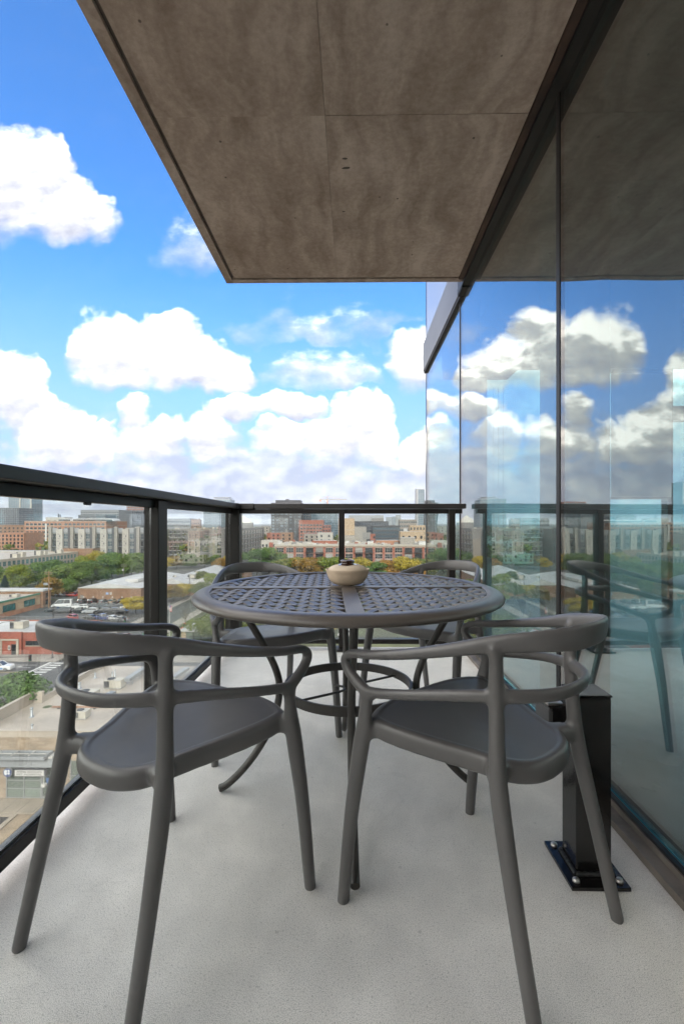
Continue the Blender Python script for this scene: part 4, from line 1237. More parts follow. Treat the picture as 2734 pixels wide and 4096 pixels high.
# ---------------------------------------------------------------- green trimmed brick building by the lot
gb, hw, d = block('green_trim_building', 'low buff brick building with green trim and dark strip windows by the parking lot', -150, -107, 118, 154, 4.75, C['buff_brick'])
def gb_(mb, n, m, **k): return mb.build(n, m, gb, loc=(128.5, -118, 0), **k)
gb_(MB().box(-149.7, -107.3, 118.3, 153.7, 4.753, 4.80), 'roof', C['roof_cream'])
gb_(MB().box(-107.3, -106.9, 118, 154, 4.66, 5.15), 'trim', C['green_trim'])
gb_(MB().box(-107.0, -106.93, 118, 154, 0, 1.4), 'brick_base', C['orange_brick'])
for y in (121, 128.8, 137.5, 146.4):
    for k in range(4): window(gb, hw, y + k * 1.25 - 118 + .6, 1.75, R(90), 1.15, 1.9, 1, 1, C['frame_d'], C['pane_t'])
gb2, hw, d = block('brick_wing', 'taller dark red brick end block with a white capped roof beside the wooden power pole', -126, -106.2, 154.3, 158.3, 5.6, C['brown_brick'])
MB().box(-10.2, 10.2, -.3, 4.3, 5.6, 6.2).build('roof_cap', C['roof_white'], gb2)
for z in (.9, 3.2): window(gb2, hw, 2.2, z, R(90), 1.8, 1.6, 2, 1, C['frame_d'])
rooftop_unit(-110.8, 147.5, GZ + 4.8, 2.4, 1.7, 1.0, 'small pale air unit on the roof of the green trimmed building')
# ---------------------------------------------------------------- warehouses
def gable_block(name, label, x0, x1, y0, y1, h, rise, wall, nb=1):
    root = thing(name, label, 'warehouse', ((x0 + x1) / 2, y0, GZ)); hw = (x1 - x0) / 2; d = y1 - y0
    MB().box(-hw, hw, 0, d, 0, h).build('wall', wall, root)
    for b_ in range(nb):
        a0, a1 = -hw + 2 * hw * b_ / nb, -hw + 2 * hw * (b_ + 1) / nb; am = (a0 + a1) / 2
        e = .25
        vs = [(a0 - e, -e, h + .01), (am, -e, h + rise), (a1 + e, -e, h + .01), (a0 - e, d + e, h + .01), (am, d + e, h + rise), (a1 + e, d + e, h + .01)]
        MB().add(vs, [(0, 1, 4, 3), (1, 2, 5, 4), (0, 2, 1), (3, 4, 5)]).build('roof', C['roof_white'], root)
    return root, hw, d
w1, hw, d = gable_block('warehouse', 'low brown brick warehouse with white roof behind the parked cars', -103, -79.3, 168.6, 213, 4.75, 1.7, C['brown_brick'])
MB().box(-hw - .05, hw + .05, -.32, -.252, 4.6, 4.8).build('eave', C['stone'], w1)
MB().box(-hw + 1.0, -hw + 2.1, -.06, -.005, .1, 2.1).build('door', C['grey_panel'], w1)
for k in range(6): MB().box(-hw + 2.0 + k * 3.6, -hw + 2.5 + k * 3.6, -.05, -.005, 1.2, 1.55).build('bay_sign', C['frame_w'], w1)
lsn = MB().box(10.6 - hw, 11.6 - hw, -.06, -.005, 2.3, 3.1).build('wall_sign', mat('blue_sign', (.30, .40, .62), .6), w1)
lsa = MB().box(12.1 - hw, 12.8 - hw, -.06, -.005, 2.3, 3.1).build('wall_sign', C['frame_w'], w1)
lettering(w1, 'A', .85, ink, 12.45 - hw, -.075, 2.7)
MB().box(1.5, 6.5, 9, 24, 5.9, 7.0).build('ridge_monitor', C['roof_white'], w1)
rooftop_unit(-86.3, 181, GZ + 5.45, 2.6, 2.0, 1.4, 'grey air unit on the slope of the white warehouse roof')
w2, hw, d = gable_block('warehouse', 'long brown brick warehouse with two white gables behind the autumn trees', -79.0, -54.5, 181, 243, 4.6, 2.4, C['brown_brick'], 2)
for k in range(3): MB().box(-hw + 3 + k * 6, -hw + 4 + k * 6, -.06, -.005, 1.0, 2.2).build('window', C['pane'], w2)
for (x, y, z_, w_, h_, lab) in ((-69, 193, 5.55, 2.8, 1.6, 'largest grey air unit on the two gabled white roof'), (-71.5, 206, 6.2, 1.6, 1.0, 'small grey air unit on the ridge of the two gabled white roof'), (-75, 190, 6.1, 1.4, .9, 'small grey air unit near the left edge of the two gabled white roof'), (-62, 222, 6.2, 1.6, 1.2, 'small grey air unit far back on the two gabled white roof')):
    rooftop_unit(x, y, GZ + z_, w_, w_ * .7, h_, lab, 'air units on the two gabled warehouse')

# ---------------------------------------------------------------- long school-like building with teal windows, far left
lb, hw, d = block('long_building', 'long pale two storey building with teal windows behind the green trees', -262, -194, 236, 318, 8.4, C['stone'], C['roof_cream'], parapet=.5)
wgrid(lb, 'E', hw, d, 2, 80, 22, (1.2, 5.0), 2.0, 2.4, nx=2, nz=2, frame=C['frame_g'], pane=C['pane_t'])
for k, w_ in enumerate(('nearest', 'second', 'third', 'fourth', 'farthest')): rooftop_unit(-199.5 - 4 * (k % 2), 266 + 10 * k, GZ + 8.43, 4.0, 3, 2.5 + .3 * (k % 3), w_ + ' bulky air unit in the row along the long flat roof', 'air units on the long building')
lb2, hw, d = block('stair_block', 'small red brick block with pale cap at the end of the long building', -206, -184, 319, 336, 10.5, C['brown_brick'], C['roof_white'], parapet=.5)
lb3, hw, d = block('low_shed', 'wide flat roofed shed with grey metal side behind the long building', -300, -208, 322, 352, 7.5, C['grey_panel'], C['roof_white'], parapet=.4)

# ---------------------------------------------------------------- white and grey condominiums
CY = 330.0
cw = thing('white_condo_building', 'white and grey condominium block with stair towers and stacked balconies', 'building', (-222, CY, GZ))
MBc = MB().box(0, 80.6, 0, 22, 0, 24.2)
MBc.build('wall', C['grey_panel'], cw)
MB().box(.4, 80.2, .4, 21.6, 24.21, 24.4).build('roof', C['roof_grey'], cw)
bal_m = MB().box(-1.9, 1.9, -2.2, -.02, -.16, 0).mesh('balcony', C['frame_g'])
brail = MB()
for k in range(14): brail.box(-1.88 + k * .289, -1.84 + k * .289, -2.18, -2.14, .0, 1.0)
brail.box(-1.9, 1.9, -2.2, -2.12, 1.0, 1.06)
brail_m = brail.mesh('balcony_rail', C['iron'])
slit_m = MB().box(-.6, .6, -.12, 0, 0, .28).mesh('stair_window', C['dark_panel'])
slit2_m = MB().box(-.35, .35, -.10, 0, 0, 1.3).mesh('stair_window', C['dark_panel'])
for k in range(5):
    x = k * 16.1
    MB().box(x, x + 2.2, -2.0, -.01, 0, 26.4).build('pier', C['beige_panel'], cw)
    MB().box(x + 2.21, x + 5.49, -.4, -.01, 22.0, 25.4).build('metal_panel', C['lgrey_panel'], cw)
    MB().box(x + 5.5, x + 10.2, -1.6, -.01, 0, 24.6).build('stair_tower', C['white_panel'], cw)
    MB().box(x + 10.21, x + 13.79, -.4, -.01, 22.0, 25.0).build('metal_panel', C['lgrey_panel'], cw)
    MB().box(x + 13.8, x + 15.9, -1.2, -.01, 0, 25.4).build('pier', C['dark_panel'], cw)
    for z in (1.2, 6.6, 12.0, 17.4):
        window(cw, x + 3.9, -.02, z, 0, 2.9, 3.7, 3, 2, C['frame_g'], C['pane'])
        b_ = inst('balcony', bal_m, cw, (x + 3.95, 0, z - .1)); inst('balcony_rail', brail_m, b_)
        window(cw, x + 12.0, -.02, z, 0, 3.2, 3.7, 3, 2, C['frame_w'], C['pane_b'])
        inst('stair_window', slit_m, cw, (x + 7.0, -1.6, z + 3.4)); inst('stair_window', slit2_m, cw, (x + 8.2, -1.6, z + 1.4)); inst('stair_window', slit_m, cw, (x + 7.3, -1.6, z + .3))
zc, hw, d = block('balcony_block', 'dark grey apartment block dotted with small white balconies, between white and grey condos', -141, -121.2, 345, 372, 23.5, C['dark_panel'], C['roof_grey'])
zc.children[0].data.materials[0] = C['grey_panel']
sb_m = MB().box(-1.1, 1.1, -1.5, -.02, -.05, .42).mesh('balcony', C['lgrey_panel'])
for j in range(7):
    for i in range(6):
        inst('balcony', sb_m, zc, (-8.3 + i * 3.3 + .6 * (j % 2), 0, 1.5 + j * 3.2))
        window(zc, -7.6 + i * 3.3 - .9 + .6 * (j % 2), 0, 1.9 + j * 3.2, 0, .9, 1.7, 1, 1, C['frame_d'])
gc, hw, d = block('grey_condo_building', 'grey and taupe condominium with tall white framed windows and a balconied side', -121, -84, CY, 425, 24.4, C['grey_panel'], C['roof_grey'])
gcx = -102.5
MB().box(-18.5, -9.4, -.35, -.01, 0, 15.5).build('taupe_panel', C['taupe'], gc)
MB().box(-9.3, -2.9, -.5, -.01, 0, 24.8).build('charcoal_panel', C['dark_panel'], gc)
MB().box(-.2, 1.6, -.4, -.01, 0, 18).build('taupe_panel', C['taupe'], gc)
MB().box(8.6, 12.0, -.5, -.01, 0, 24.6).build('charcoal_panel', C['dark_panel'], gc)
MB().box(12.1, 18.5, -.35, -.01, 0, 17.5).build('taupe_panel', C['taupe'], gc)
for z in (2.2, 7.2, 12.2, 17.9):
    for x in (-16.5, -12.2): window(gc, x, -.36, z, 0, .9, 3.4, 1, 2, C['frame_w'])
    for x in (-4.6, 4.6): window(gc, x, -.52 if x < 0 else -.02, z, 0, 3.0, 3.5, 3, 2, C['frame_w'], C['pane'])
for i in range(9):
    y = 4 + i * 10
    for z in (1.5, 5.4, 9.3, 13.2, 17.1, 20.6):
        window(gc, hw, y, z, R(90), 3.2, 2.4, 3, 1, C['frame_w'])
        b_ = inst('balcony', bal_m, gc, (hw, y + 4.8, z), R(90)); inst('balcony_rail', brail_m, b_)
        window(gc, hw, y + 4.8, z, R(90), 2.2, 2.5, 2, 1, C['frame_d'])
for k in range(6): MB().box(-15 + k * 5.5, -13.6 + k * 5.5, 3 + (k % 3) * 4, 4.3 + (k % 3) * 4, 24.42, 25.8).build('roof_hatch', C['hvac'], gc)
# ---------------------------------------------------------------- red brick lofts straight ahead
LX0, LX1, LY = -46.8, 46.8, 270.0
lf, hw, d = block('brick_loft_building', 'long red brick loft building with pale cornice, wide windows and black balconies', LX0, LX1, LY, 318, 15.4, C['loft_brick'], C['roof_grey'], parapet=0)
MB().box(-hw - .35, hw + .35, -.45, -.005, 15.0, 15.75).box(-hw - .35, hw + .35, -.25, 48, 15.751, 15.95).build('cornice', C['stone'], lf)
NB = 16; bw = 2 * hw / NB
lb_m = MB().box(-2.6, 2.6, -1.5, -.35, -.15, 0).mesh('balcony', C['iron'])
lbr = MB()
for k in range(22): lbr.box(-2.58 + k * .245, -2.55 + k * .245, -1.48, -1.45, 0, 1.1)
lbr.box(-2.6, 2.6, -1.5, -1.42, 1.1, 1.17)
lbr_m = lbr.mesh('balcony_rail', C['iron'])
curt = [C['pane'], mat('curtained_pane', (.36, .35, .32), .2, spec=.7, objvar=.25), C['pane'], C['pane']]
for i in range(NB + 1):
    x = -hw + i * bw
    MB().box(max(-hw, x - .75), min(hw, x + .75), -.32, -.005, 0, 14.98).build('pier', C['loft_brick'], lf)
for i in range(NB):
    x = -hw + (i + .5) * bw
    for j, z in enumerate((.8, 4.6, 8.0, 11.6)):
        window(lf, x, -.02, z, 0, 4.2, 2.6, 3, 2, C['frame_d'] if i % 5 in (3, 4) else C['frame_w'], curt[(i * 7 + j * 3) % 4] if i % 3 else C['pane'])
        MB().box(x - 2.2, x + 2.2, -.2, -.005, z + 2.72, z + 2.95).build('lintel', C['stone'], lf)
        if i % 5 in (3, 4) and z > 4:
            b_ = inst('balcony', lb_m, lf, (x, 0, z - .1)); inst('balcony_rail', lbr_m, b_)
# clutter on the loft roofs
clut = [('hvac', .35), ('roof_white', .12), ('loft_brick', .2), ('grey_panel', .33)]
for k in range(90):
    x = rnd.uniform(LX0 + 1, LX1 - 1); y = rnd.uniform(LY + 3, 316); s = rnd.uniform(.9, 2.4)
    m_ = C[rnd.choices([c[0] for c in clut], [c[1] for c in clut])[0]]
    MB().box(-s / 2, s / 2, -s / 2, s / 2, 0, s * rnd.uniform(.5, 1.0)).build('roof_box', m_, lf, loc=(x, y - LY, 15.43))
for (x, y, w_, h_, m_, lab) in ((10, 280, 3.6, 2.3, 'roof_white', 'white rooftop stair house at centre of the loft roof'), (33, 283, 9, 4.6, 'beige_panel', 'large pale grey rooftop box at right on the loft roof'), (41, 276, 4, 2.4, 'roof_white', 'white tilted rooftop box near the right end of the loft roof'), (-18, 288, 14, 2.5, 'loft_brick', 'low brick penthouse at left on the loft roof'), (22, 290, 16, 2.6, 'orange_brick', 'low orange brick penthouse on the loft roof')):
    o = thing('penthouse', lab, 'penthouse', (x, y, GZ + 15.43)); MB().box(-w_ / 2, w_ / 2, -2, 2, 0, h_).build('wall', C[m_], o); MB().box(-w_ / 2 - .1, w_ / 2 + .1, -2.1, 2.1, h_ + .001, h_ + .15).build('roof', C['roof_white'], o)
et, hw, d = block('elevator_tower', 'tan brick tower with pale base rising from the loft roof behind the railing post', -10.9, .4, 320, 331, 32.0, C['buff_brick'], C['roof_grey'], cat='tower', parapet=.3)
MB().box(-hw - .04, hw + .04, -.06, -.005, 15, 20.5).build('pale_base', C['beige_panel'], et)
MB().box(-hw - .06, hw + .06, -.07, -.008, 24.0, 24.4).build('band', C['stone'], et)
for k in range(7): MB().box(-5 + k * 1.6, -4.9 + k * 1.6, 1, 1.1, 32.3, 33.5).build('roof_railing', C['iron'], et)

HAZE = .00007
# ---------------------------------------------------------------- far blocks and towers, placed by photo column, roof row and distance
def far(name, label, u0, u1, vtop, y, wall, roof=None, depth=None, cat='building', group=None, parapet=0):
    x0, x1 = (u0 - 1415) / FPX * y, (u1 - 1415) / FPX * y
    h = 29.0 + (2092 - vtop) / FPX * y
    return (*block(name, label, x0, x1, y, y + (depth or (x1 - x0) * .7), h, wall, roof, cat, group, parapet), h)
C['pane_l'] = mat('pale_pane', (.20, .23, .26), .12, spec=.8, objvar=.5)
# left edge
r_, hw, d, h = far('glass_tower', 'tall blue glass residential tower at the far left with white balcony stripe', 22, 115, 1925, 900, C['glass_blue'], cat='tower')
bands(r_, hw, d, 4, h - 1, 32, .5, C['tower_grey']); ribs(r_, hw, d, 0, h, 10, .5, C['tower_grey'])
MB().box(-1.5, 1.5, -1.2, -.2, 0, h).box(hw - 2.5, hw + .6, -1.0, -.2, 0, h).build('balcony_stack', C['white_panel'], r_)
r_, hw, d, h = far('glass_podium', 'lower dark blue glass block in front of the far left tower', -60, 62, 2031, 860, C['glass_dark'])
bands(r_, hw, d, 3, h, 14, .5, C['tower_grey']); ribs(r_, hw, d, 0, h, 16, .4, C['tower_grey'])
r_, hw, d, h = far('brick_apartments', 'orange brick apartment house with white vaulted roofs behind the white condo', 86, 418, 2086, 430, C['orange_brick'], C['roof_grey'], 40, parapet=.5)
grid_stuff(r_, 'S', hw, d, -hw + 1, -hw + 36, 9, 3, h - 1, 7, 2.6, 2.2, C['pane']); grid_stuff(r_, 'S', hw, d, -hw + 38, hw - 1, 10, 3, h - 1, 7, 2.8, 2.2, C['pane_b'])
bands(r_, hw, d, 4, h, 7, .35, C['stone'])
MB().box(-hw + 20.5, -hw + 22, -1.0, -.2, 0, h - 2).build('balcony_stack', C['frame_w'], r_)
for u in (246, 302, 345, 383, 420):
    x = (u - 252) / FPX * 430; w_ = 6 if u > 260 else 7
    vs = []; fs = []; n = 8
    for yy in (0, 14):
        for k in range(n + 1):
            a = math.pi * (1 - k / n); vs.append((x + w_ * math.cos(a), yy + 1, h + .4 + 2.6 * math.sin(a)))
    for k in range(n): fs.append((k, k + 1, n + 2 + k, n + 1 + k))
    fs.append(tuple(range(n, -1, -1)))
    MB().add(vs, fs).build('vaulted_roof', C['roof_white'], r_)
    MB().box(x - w_ * .8, x + w_ * .8, .9, .97, h + .41, h + 2.0).build('vault_window', C['pane'], r_)
r_, hw, d, h = far('brick_apartments', 'low orange brick apartment house left of the vaulted roofs', -70, 84, 2134, 372, C['orange_brick'], C['roof_grey'], 24, parapet=.4)
grid_stuff(r_, 'S', hw, d, -hw, hw, 10, 2, h - .5, 6, 1.5, 1.9, C['pane'])
r_, hw, d, h = far('brick_apartments', 'dusty pink brick block with arched window at the far left', -70, 85, 2102, 470, C['brown_brick'], C['roof_grey'], 30, parapet=.4)
grid_stuff(r_, 'S', hw, d, -hw, hw, 9, 3, h - 1, 6, 1.8, 2.0, C['pane'])
r_, hw, d, h = far('white_block', 'plain white block with roof stacks beyond the vaulted roofs', 172, 249, 2069, 620, C['white_panel'], C['roof_grey'])
grid_stuff(r_, 'S', hw, d, -hw, hw, 3, h - 9, h - 2, 1, 3, 2.5, C['dark_panel'])
MB().box(2, 3, 3, 4, h, h + 5).box(4.5, 5.3, 3, 4, h, h + 4).build('chimney', C['dark_panel'], r_)
r_, hw, d, h = far('glass_offices', 'wide pale grey office block with stepped terraces on the skyline, left', 315, 470, 2039, 760, C['tower_grey'], C['roof_grey'])
grid_stuff(r_, 'S', hw, d, -hw, hw, 16, 4, h - 2, 12, 2.6, 2.4, C['glass_dark']); bands(r_, hw, d, 6, h - 3, 11, .5, C['lgrey_panel'])
r_, hw, d, h = far('glass_offices', 'darker low glass office block in front of the stepped pale offices', 305, 418, 2059, 720, C['glass_dark'])
bands(r_, hw, d, 6, h - 1, 9, .4, C['tower_grey'])
r_, hw, d, h = far('red_tower', 'reddish grid fronted tower partly hidden by the railing', 501, 580, 2006, 900, C['loft_brick'], cat='tower')
grid_stuff(r_, 'S', hw, d, -hw, hw, 10, 4, h - 1, 18, 2.6, 2.5, C['glass_blue'])
r_, hw, d, h = far('glass_offices', 'dark blue glass office block in front of the reddish tower', 482, 575, 2043, 820, C['glass_dark'])
bands(r_, hw, d, 4, h - 1, 14, .4, C['tower_grey']); ribs(r_, hw, d, 0, h, 12, .35, C['tower_grey'])
r_, hw, d, h = far('low_offices', 'long low green grey office block right of the thick railing post', 640, 757, 2074, 800, C['tower_grey'], C['roof_grey'])
grid_stuff(r_, 'S', hw, d, -hw, hw, 14, 6, h - 2, 4, 3, 3.5, C['glass_dark'])
r_, hw, d, h = far('brick_apartments', 'dark red brick block with roof turrets left of the blue glass tower', 762, 796, 2079, 640, C['brown_brick'])
grid_stuff(r_, 'S', hw, d, -hw, hw, 4, 8, h - 3, 5, 1.4, 2, C['pane'])
MB().box(-hw, -hw + 2, 0, 2, h, h + 1.5).box(-2, 2, 0, 2, h, h + 1).box(hw - 2, hw, 0, 2, h, h + 1.5).build('turret', C['brown_brick'], r_)
r_, hw, d, h = far('glass_tower', 'blue glass tower with open crown behind the railing corner', 812, 918, 1998, 800, C['glass_blue'], cat='tower')
bands(r_, hw, d, 4, h - 5, 20, .45, C['tower_grey']); ribs(r_, hw, d, 0, h - 5, 14, .35, C['tower_grey'])
MB().box(-hw * .35, hw * .95, 2, d * .8, h, h + 1.2).box(-hw * .3, hw * .9, 3, d * .7, h + 3.4, h + 4.4).build('crown', C['lgrey_panel'], r_)
cr = MB()
for k in range(9): cr.box(-hw * .3 + k * hw * .145, -hw * .3 + k * hw * .145 + .7, 2.5, 3.2, h + 1.2, h + 3.4)
cr.build('crown_columns', C['lgrey_panel'], r_)
# white cone roof near the corner post
ar = thing('cone_roofed_hall', 'hall with a pale conical roof on the horizon right of the corner post', 'hall', ((968 - 1415) / FPX * 1100, 1100, GZ))
MB().lathe([(26, 0), (26, 29.5)], n=24, smooth=False).build('wall', C['grey_panel'], ar)
MB().lathe([(27, 29.5), (12, 40), (1.5, 47), (0, 47.4)], n=24).build('roof', mat('pale_cone', (.62, .60, .52), .7), ar)
# dark tower and its neighbours
r_, hw, d, h = far('dark_tower', 'dark grey apartment tower with flat crown left of the crane', 1084, 1205, 2011, 520, C['black_panel'], cat='tower')
r_.children[0].data.materials[0] = C['dark_panel']
bands(r_, hw, d, 3, h - 1, 15, .45, C['dark_panel']); ribs(r_, hw, d, 0, h, 12, .5, C['black_panel'], off=.25)
for i in range(7):
    for j in range(14):
        if rnd.random() < .85: window(r_, -hw + 2.2 + i * 5, -.30, 4 + j * 3.45, 0, 2.9, 2.0, 2, 1, C['frame_d'], C['pane_l'])
MB().box(-hw * .75, hw * .9, 3, d - 3, h + .02, h + 3.2).build('crown', C['black_panel'], r_); MB().box(-2, 2, 6, 9, h + 3.21, h + 4.5).build('crown_box', C['dark_panel'], r_)
MB().box(-1.2, 1.2, -.6, -.26, 2, h * .42).build('entry_bay', C['grey_panel'], r_)
r_, hw, d, h = far('glass_tower', 'blue and pink mirrored glass tower behind the dark tower', 1228, 1352, 2046, 640, C['glass_blue'], cat='tower')
bands(r_, hw, d, 3, h - 1, 12, .4, C['tower_grey']); grid_stuff(r_, 'S', hw, d, -hw, hw, 20, 3, h, 13, 1.6, 3, C['pane_b'], skip=.35)
r_, hw, d, h = far('glass_tower', 'purple grey glass slab between dark tower and railing post', 1188, 1240, 2052, 600, C['dark_panel'], cat='tower')
grid_stuff(r_, 'S', hw, d, -hw, hw, 6, 3, h, 12, 2.0, 2.2, C['pane_b'])
r_, hw, d, h = far('brick_offices', 'dark red brick building with pale window rows beside the dark tower', 1195, 1292, 2082, 500, C['loft_brick'], C['roof_grey'], parapet=.5)
wgrid(r_, 'S', hw, d, -hw + 1, hw - 1, 7, (4, 7.6, 11.2, 14.8, 18.4, 22, 25.6), 2.6, 1.9, nx=2, nz=1)
r_, hw, d, h = far('brick_offices', 'lower red brick annexe joined to the right of the red brick building', 1290, 1322, 2101, 500, C['loft_brick'], C['roof_grey'])
grid_stuff(r_, 'S', hw, d, -hw, hw, 3, 3, h, 6, 2, 2, C['pane'])
# right of the middle post
r_, hw, d, h = far('white_block', 'white penthouse block on top of the dark offices right of the middle post', 1395, 1533, 2061, 560, C['lgrey_panel'], C['roof_grey'])
r_, hw, d, h = far('roof_box_block', 'grey louvred roof block beside the white penthouse', 1485, 1534, 2072, 545, C['grey_panel'])
r_, hw, d, h = far('dark_offices', 'wide black office building with roof terrace trees right of the middle post', 1415, 1553, 2085, 480, C['black_panel'], C['roof_grey'])
grid_stuff(r_, 'S', hw, d, -hw, hw, 14, 3, h - 1, 7, 2, 2.6, C['glass_dark'])
r_, hw, d, h = far('dark_offices', 'black low office with lit ribbon windows in front of the black building', 1490, 1597, 2103, 440, C['black_panel'], C['roof_grey'])
grid_stuff(r_, 'S', hw, d, -hw, hw, 10, 3, h - 1, 6, 2.1, 1.7, C['pane_b']); bands(r_, hw, d, 3, h, 6, .4, C['dark_panel'])
r_, hw, d, h = far('grey_block', 'pale grey concrete block with louvres left of the black offices', 1418, 1464, 2107, 400, C['beige_panel'], C['roof_white'])
MB().box(2, 9, -.1, -.01, h - 11, h - 5).build('louvre', C['grey_panel'], r_)
for u0, u1, vt, y, m_, lab in ((1543, 1567, 2068, 1300, 'lgrey_panel', 'pale far tower seen right of the black offices'), (1568, 1590, 2066, 1200, 'tower_grey', 'second pale far tower right of the black offices'), (1582, 1602, 2060, 1000, 'white_panel', 'white banded far tower right of the black offices')):
    r_, hw, d, h = far('far_tower', lab, u0, u1, vt, y, C[m_], cat='tower')
    grid_stuff(r_, 'S', hw, d, -hw, hw, 5, 4, h, 14, 1.8, 2, C['glass_blue'])
r_, hw, d, h = far('brick_offices', 'long grey brown office block on the right skyline', 1596, 1665, 2078, 620, C['taupe'], C['roof_grey'])
grid_stuff(r_, 'S', hw, d, -hw, hw, 10, 6, h - 1, 5, 1.6, 2.2, C['pane_b'])
r_, hw, d, h = far('buff_building', 'buff stone building with cornice right of the black offices', 1637, 1700, 2101, 470, C['buff_brick'], C['roof_white'])
grid_stuff(r_, 'S', hw, d, -hw, hw, 5, 6, h - 1, 4, 1.6, 2.6, C['pane'])
r_, hw, d, h = far('buff_building', 'lower tan building with white skylight in front of the buff stone one', 1600, 1695, 2126, 380, C['buff_brick'], C['roof_cream'])
grid_stuff(r_, 'S', hw, d, -hw, hw, 4, 6, h - 1, 2, 1.8, 2.4, C['pane'])
MB().box(-7, -4, 1, 3, h, h + 2.6).build('skylight', C['roof_white'], r_)
r_, hw, d, h = far('glass_tower', 'slim pale blue tower beside the glass wall on the right', 1662, 1696, 1956, 720, C['lgrey_panel'], cat='tower')
MB().box(-hw * .45, hw - .01, -.1, -.01, 2, h - 1).build('glass_front', C['glass_blue'], r_); bands(r_, hw, d, 4, h - 8, 22, .5, C['tower_grey']); ribs(r_, hw, d, 0, h, 4, .4, C['tower_grey'])
r_, hw, d, h = far('dark_tower', 'black slab tower seen through the edge of the glass wall', 1697, 1741, 2012, 560, C['black_panel'], cat='tower')
MB().box(-hw + .5, hw - 4, 2, d - 2, h + .01, h + 3).build('crown', C['black_panel'], r_)
grid_stuff(r_, 'S', hw, d, -hw, hw, 5, 4, h - 1, 15, 1.8, 2.2, C['pane_b'])
r_, hw, d, h = far('brick_offices', 'red brick block at the foot of the black slab tower', 1712, 1762, 2137, 380, C['loft_brick'], C['roof_grey'])
r_, hw, d, h = far('row_house', 'row of white roofed houses with a red front left of the lofts', 1043, 1118, 2164, 330, C['white_panel'], C['roof_white'], 12, parapet=.5)
MB().box(-1, 2, -.1, -.01, .5, h - 1).build('red_front', C['red_brick'], r_)
grid_stuff(r_, 'S', hw, d, -hw, hw, 5, 1, h - 1, 3, 1.4, 1.8, C['pane'], skip=.2)
r_, hw, d, h = far('row_house', 'row of white roofed houses with a red front right of the lofts', 1733, 1795, 2164, 330, C['white_panel'], C['roof_white'], 12, parapet=.5)
grid_stuff(r_, 'S', hw, d, -hw, hw, 5, 1, h - 1, 3, 1.4, 1.8, C['pane'], skip=.2)
MB().box(-1, 2, -.1, -.01, .5, h - 1).build('red_front', C['red_brick'], r_)
for u0, u1, vt, y, m_, lab in ((1066, 1120, 2131, 430, 'loft_brick', 'dark red brick block directly below the dark tower, left half'), (1120, 1170, 2130, 420, 'brown_brick', 'brown brick block directly below the dark tower, right half'), (1215, 1320, 2136, 400, 'taupe', 'low taupe block with stepped terraces below the red brick building'), (1044, 1075, 2105, 700, 'beige_panel', 'pale concrete block left of the dark tower'), (1270, 1330, 2130, 360, 'white_panel', 'white rooftop house with dark strip window beyond the lofts'), (1480, 1500, 2135, 345, 'loft_brick', 'small red brick roof house beyond the loft roof')):
    r_, hw, d, h = far('low_block', lab, u0, u1, vt, y, C[m_], C['roof_grey'])
    grid_stuff(r_, 'S', hw, d, -hw, hw, max(2, int(hw / 2)), 3, h - 1, 5, 1.5, 1.8, C['pane'], skip=.15)

# tower crane on the skyline
crn = thing('tower_crane', 'red and white tower crane on the skyline above the railing', 'crane', ((1309 - 1415) / FPX * 760, 760, GZ))
ch = 29 + 92 / FPX * 760
CR = mat('crane_paint', (.55, .33, .26), .6)
MB().box(-1, 1, -1, 1, 0, ch).build('mast', CR, crn)
MB().box(-14, 32, -.6, .6, ch, ch + 1.3).build('jib', C['white_panel'], crn)
MB().box(-14, -10, -1, 1, ch - 2.6, ch).build('counterweight', CR, crn)
MB().tube([(0, 0, ch + 1.3), (0, 0, ch + 6)], .5, 5).tube([(0, 0, ch + 6), (24, 0, ch + 1.3)], .15, 4).tube([(0, 0, ch + 6), (-12, 0, ch + 1.3)], .15, 4).build('tie', CR, crn)
MB().box(-2.6, -1.1, -1.2, 1.2, ch - 3, ch - .2).build('cab', C['frame_w'], crn)

# ---------------------------------------------------------------- the low city between and beyond
mats_ = ['orange_brick', 'brown_brick', 'loft_brick', 'buff_brick', 'beige_panel', 'grey_panel', 'taupe', 'white_panel', 'stone']
labs = {'orange_brick': 'orange brick', 'brown_brick': 'brown brick', 'loft_brick': 'red brick', 'buff_brick': 'buff brick', 'beige_panel': 'beige', 'grey_panel': 'grey', 'taupe': 'taupe', 'white_panel': 'white', 'stone': 'pale stone'}
taken = []
for o in scene.objects:
    if o.parent is None and o.type == 'EMPTY' and o.get('category') in ('building', 'tower', 'warehouse', 'hall'):
        for c in o.children:
            if c.name.startswith('wall'):
                xs_ = [v.co.x for v in c.data.vertices]; ys_ = [v.co.y for v in c.data.vertices]
                taken.append((o.location.x + min(xs_) - 4, o.location.x + max(xs_) + 4, o.location.y + min(ys_) - 4, o.location.y + max(ys_) + 4))
taken.append((-160, 60, 60, 330))
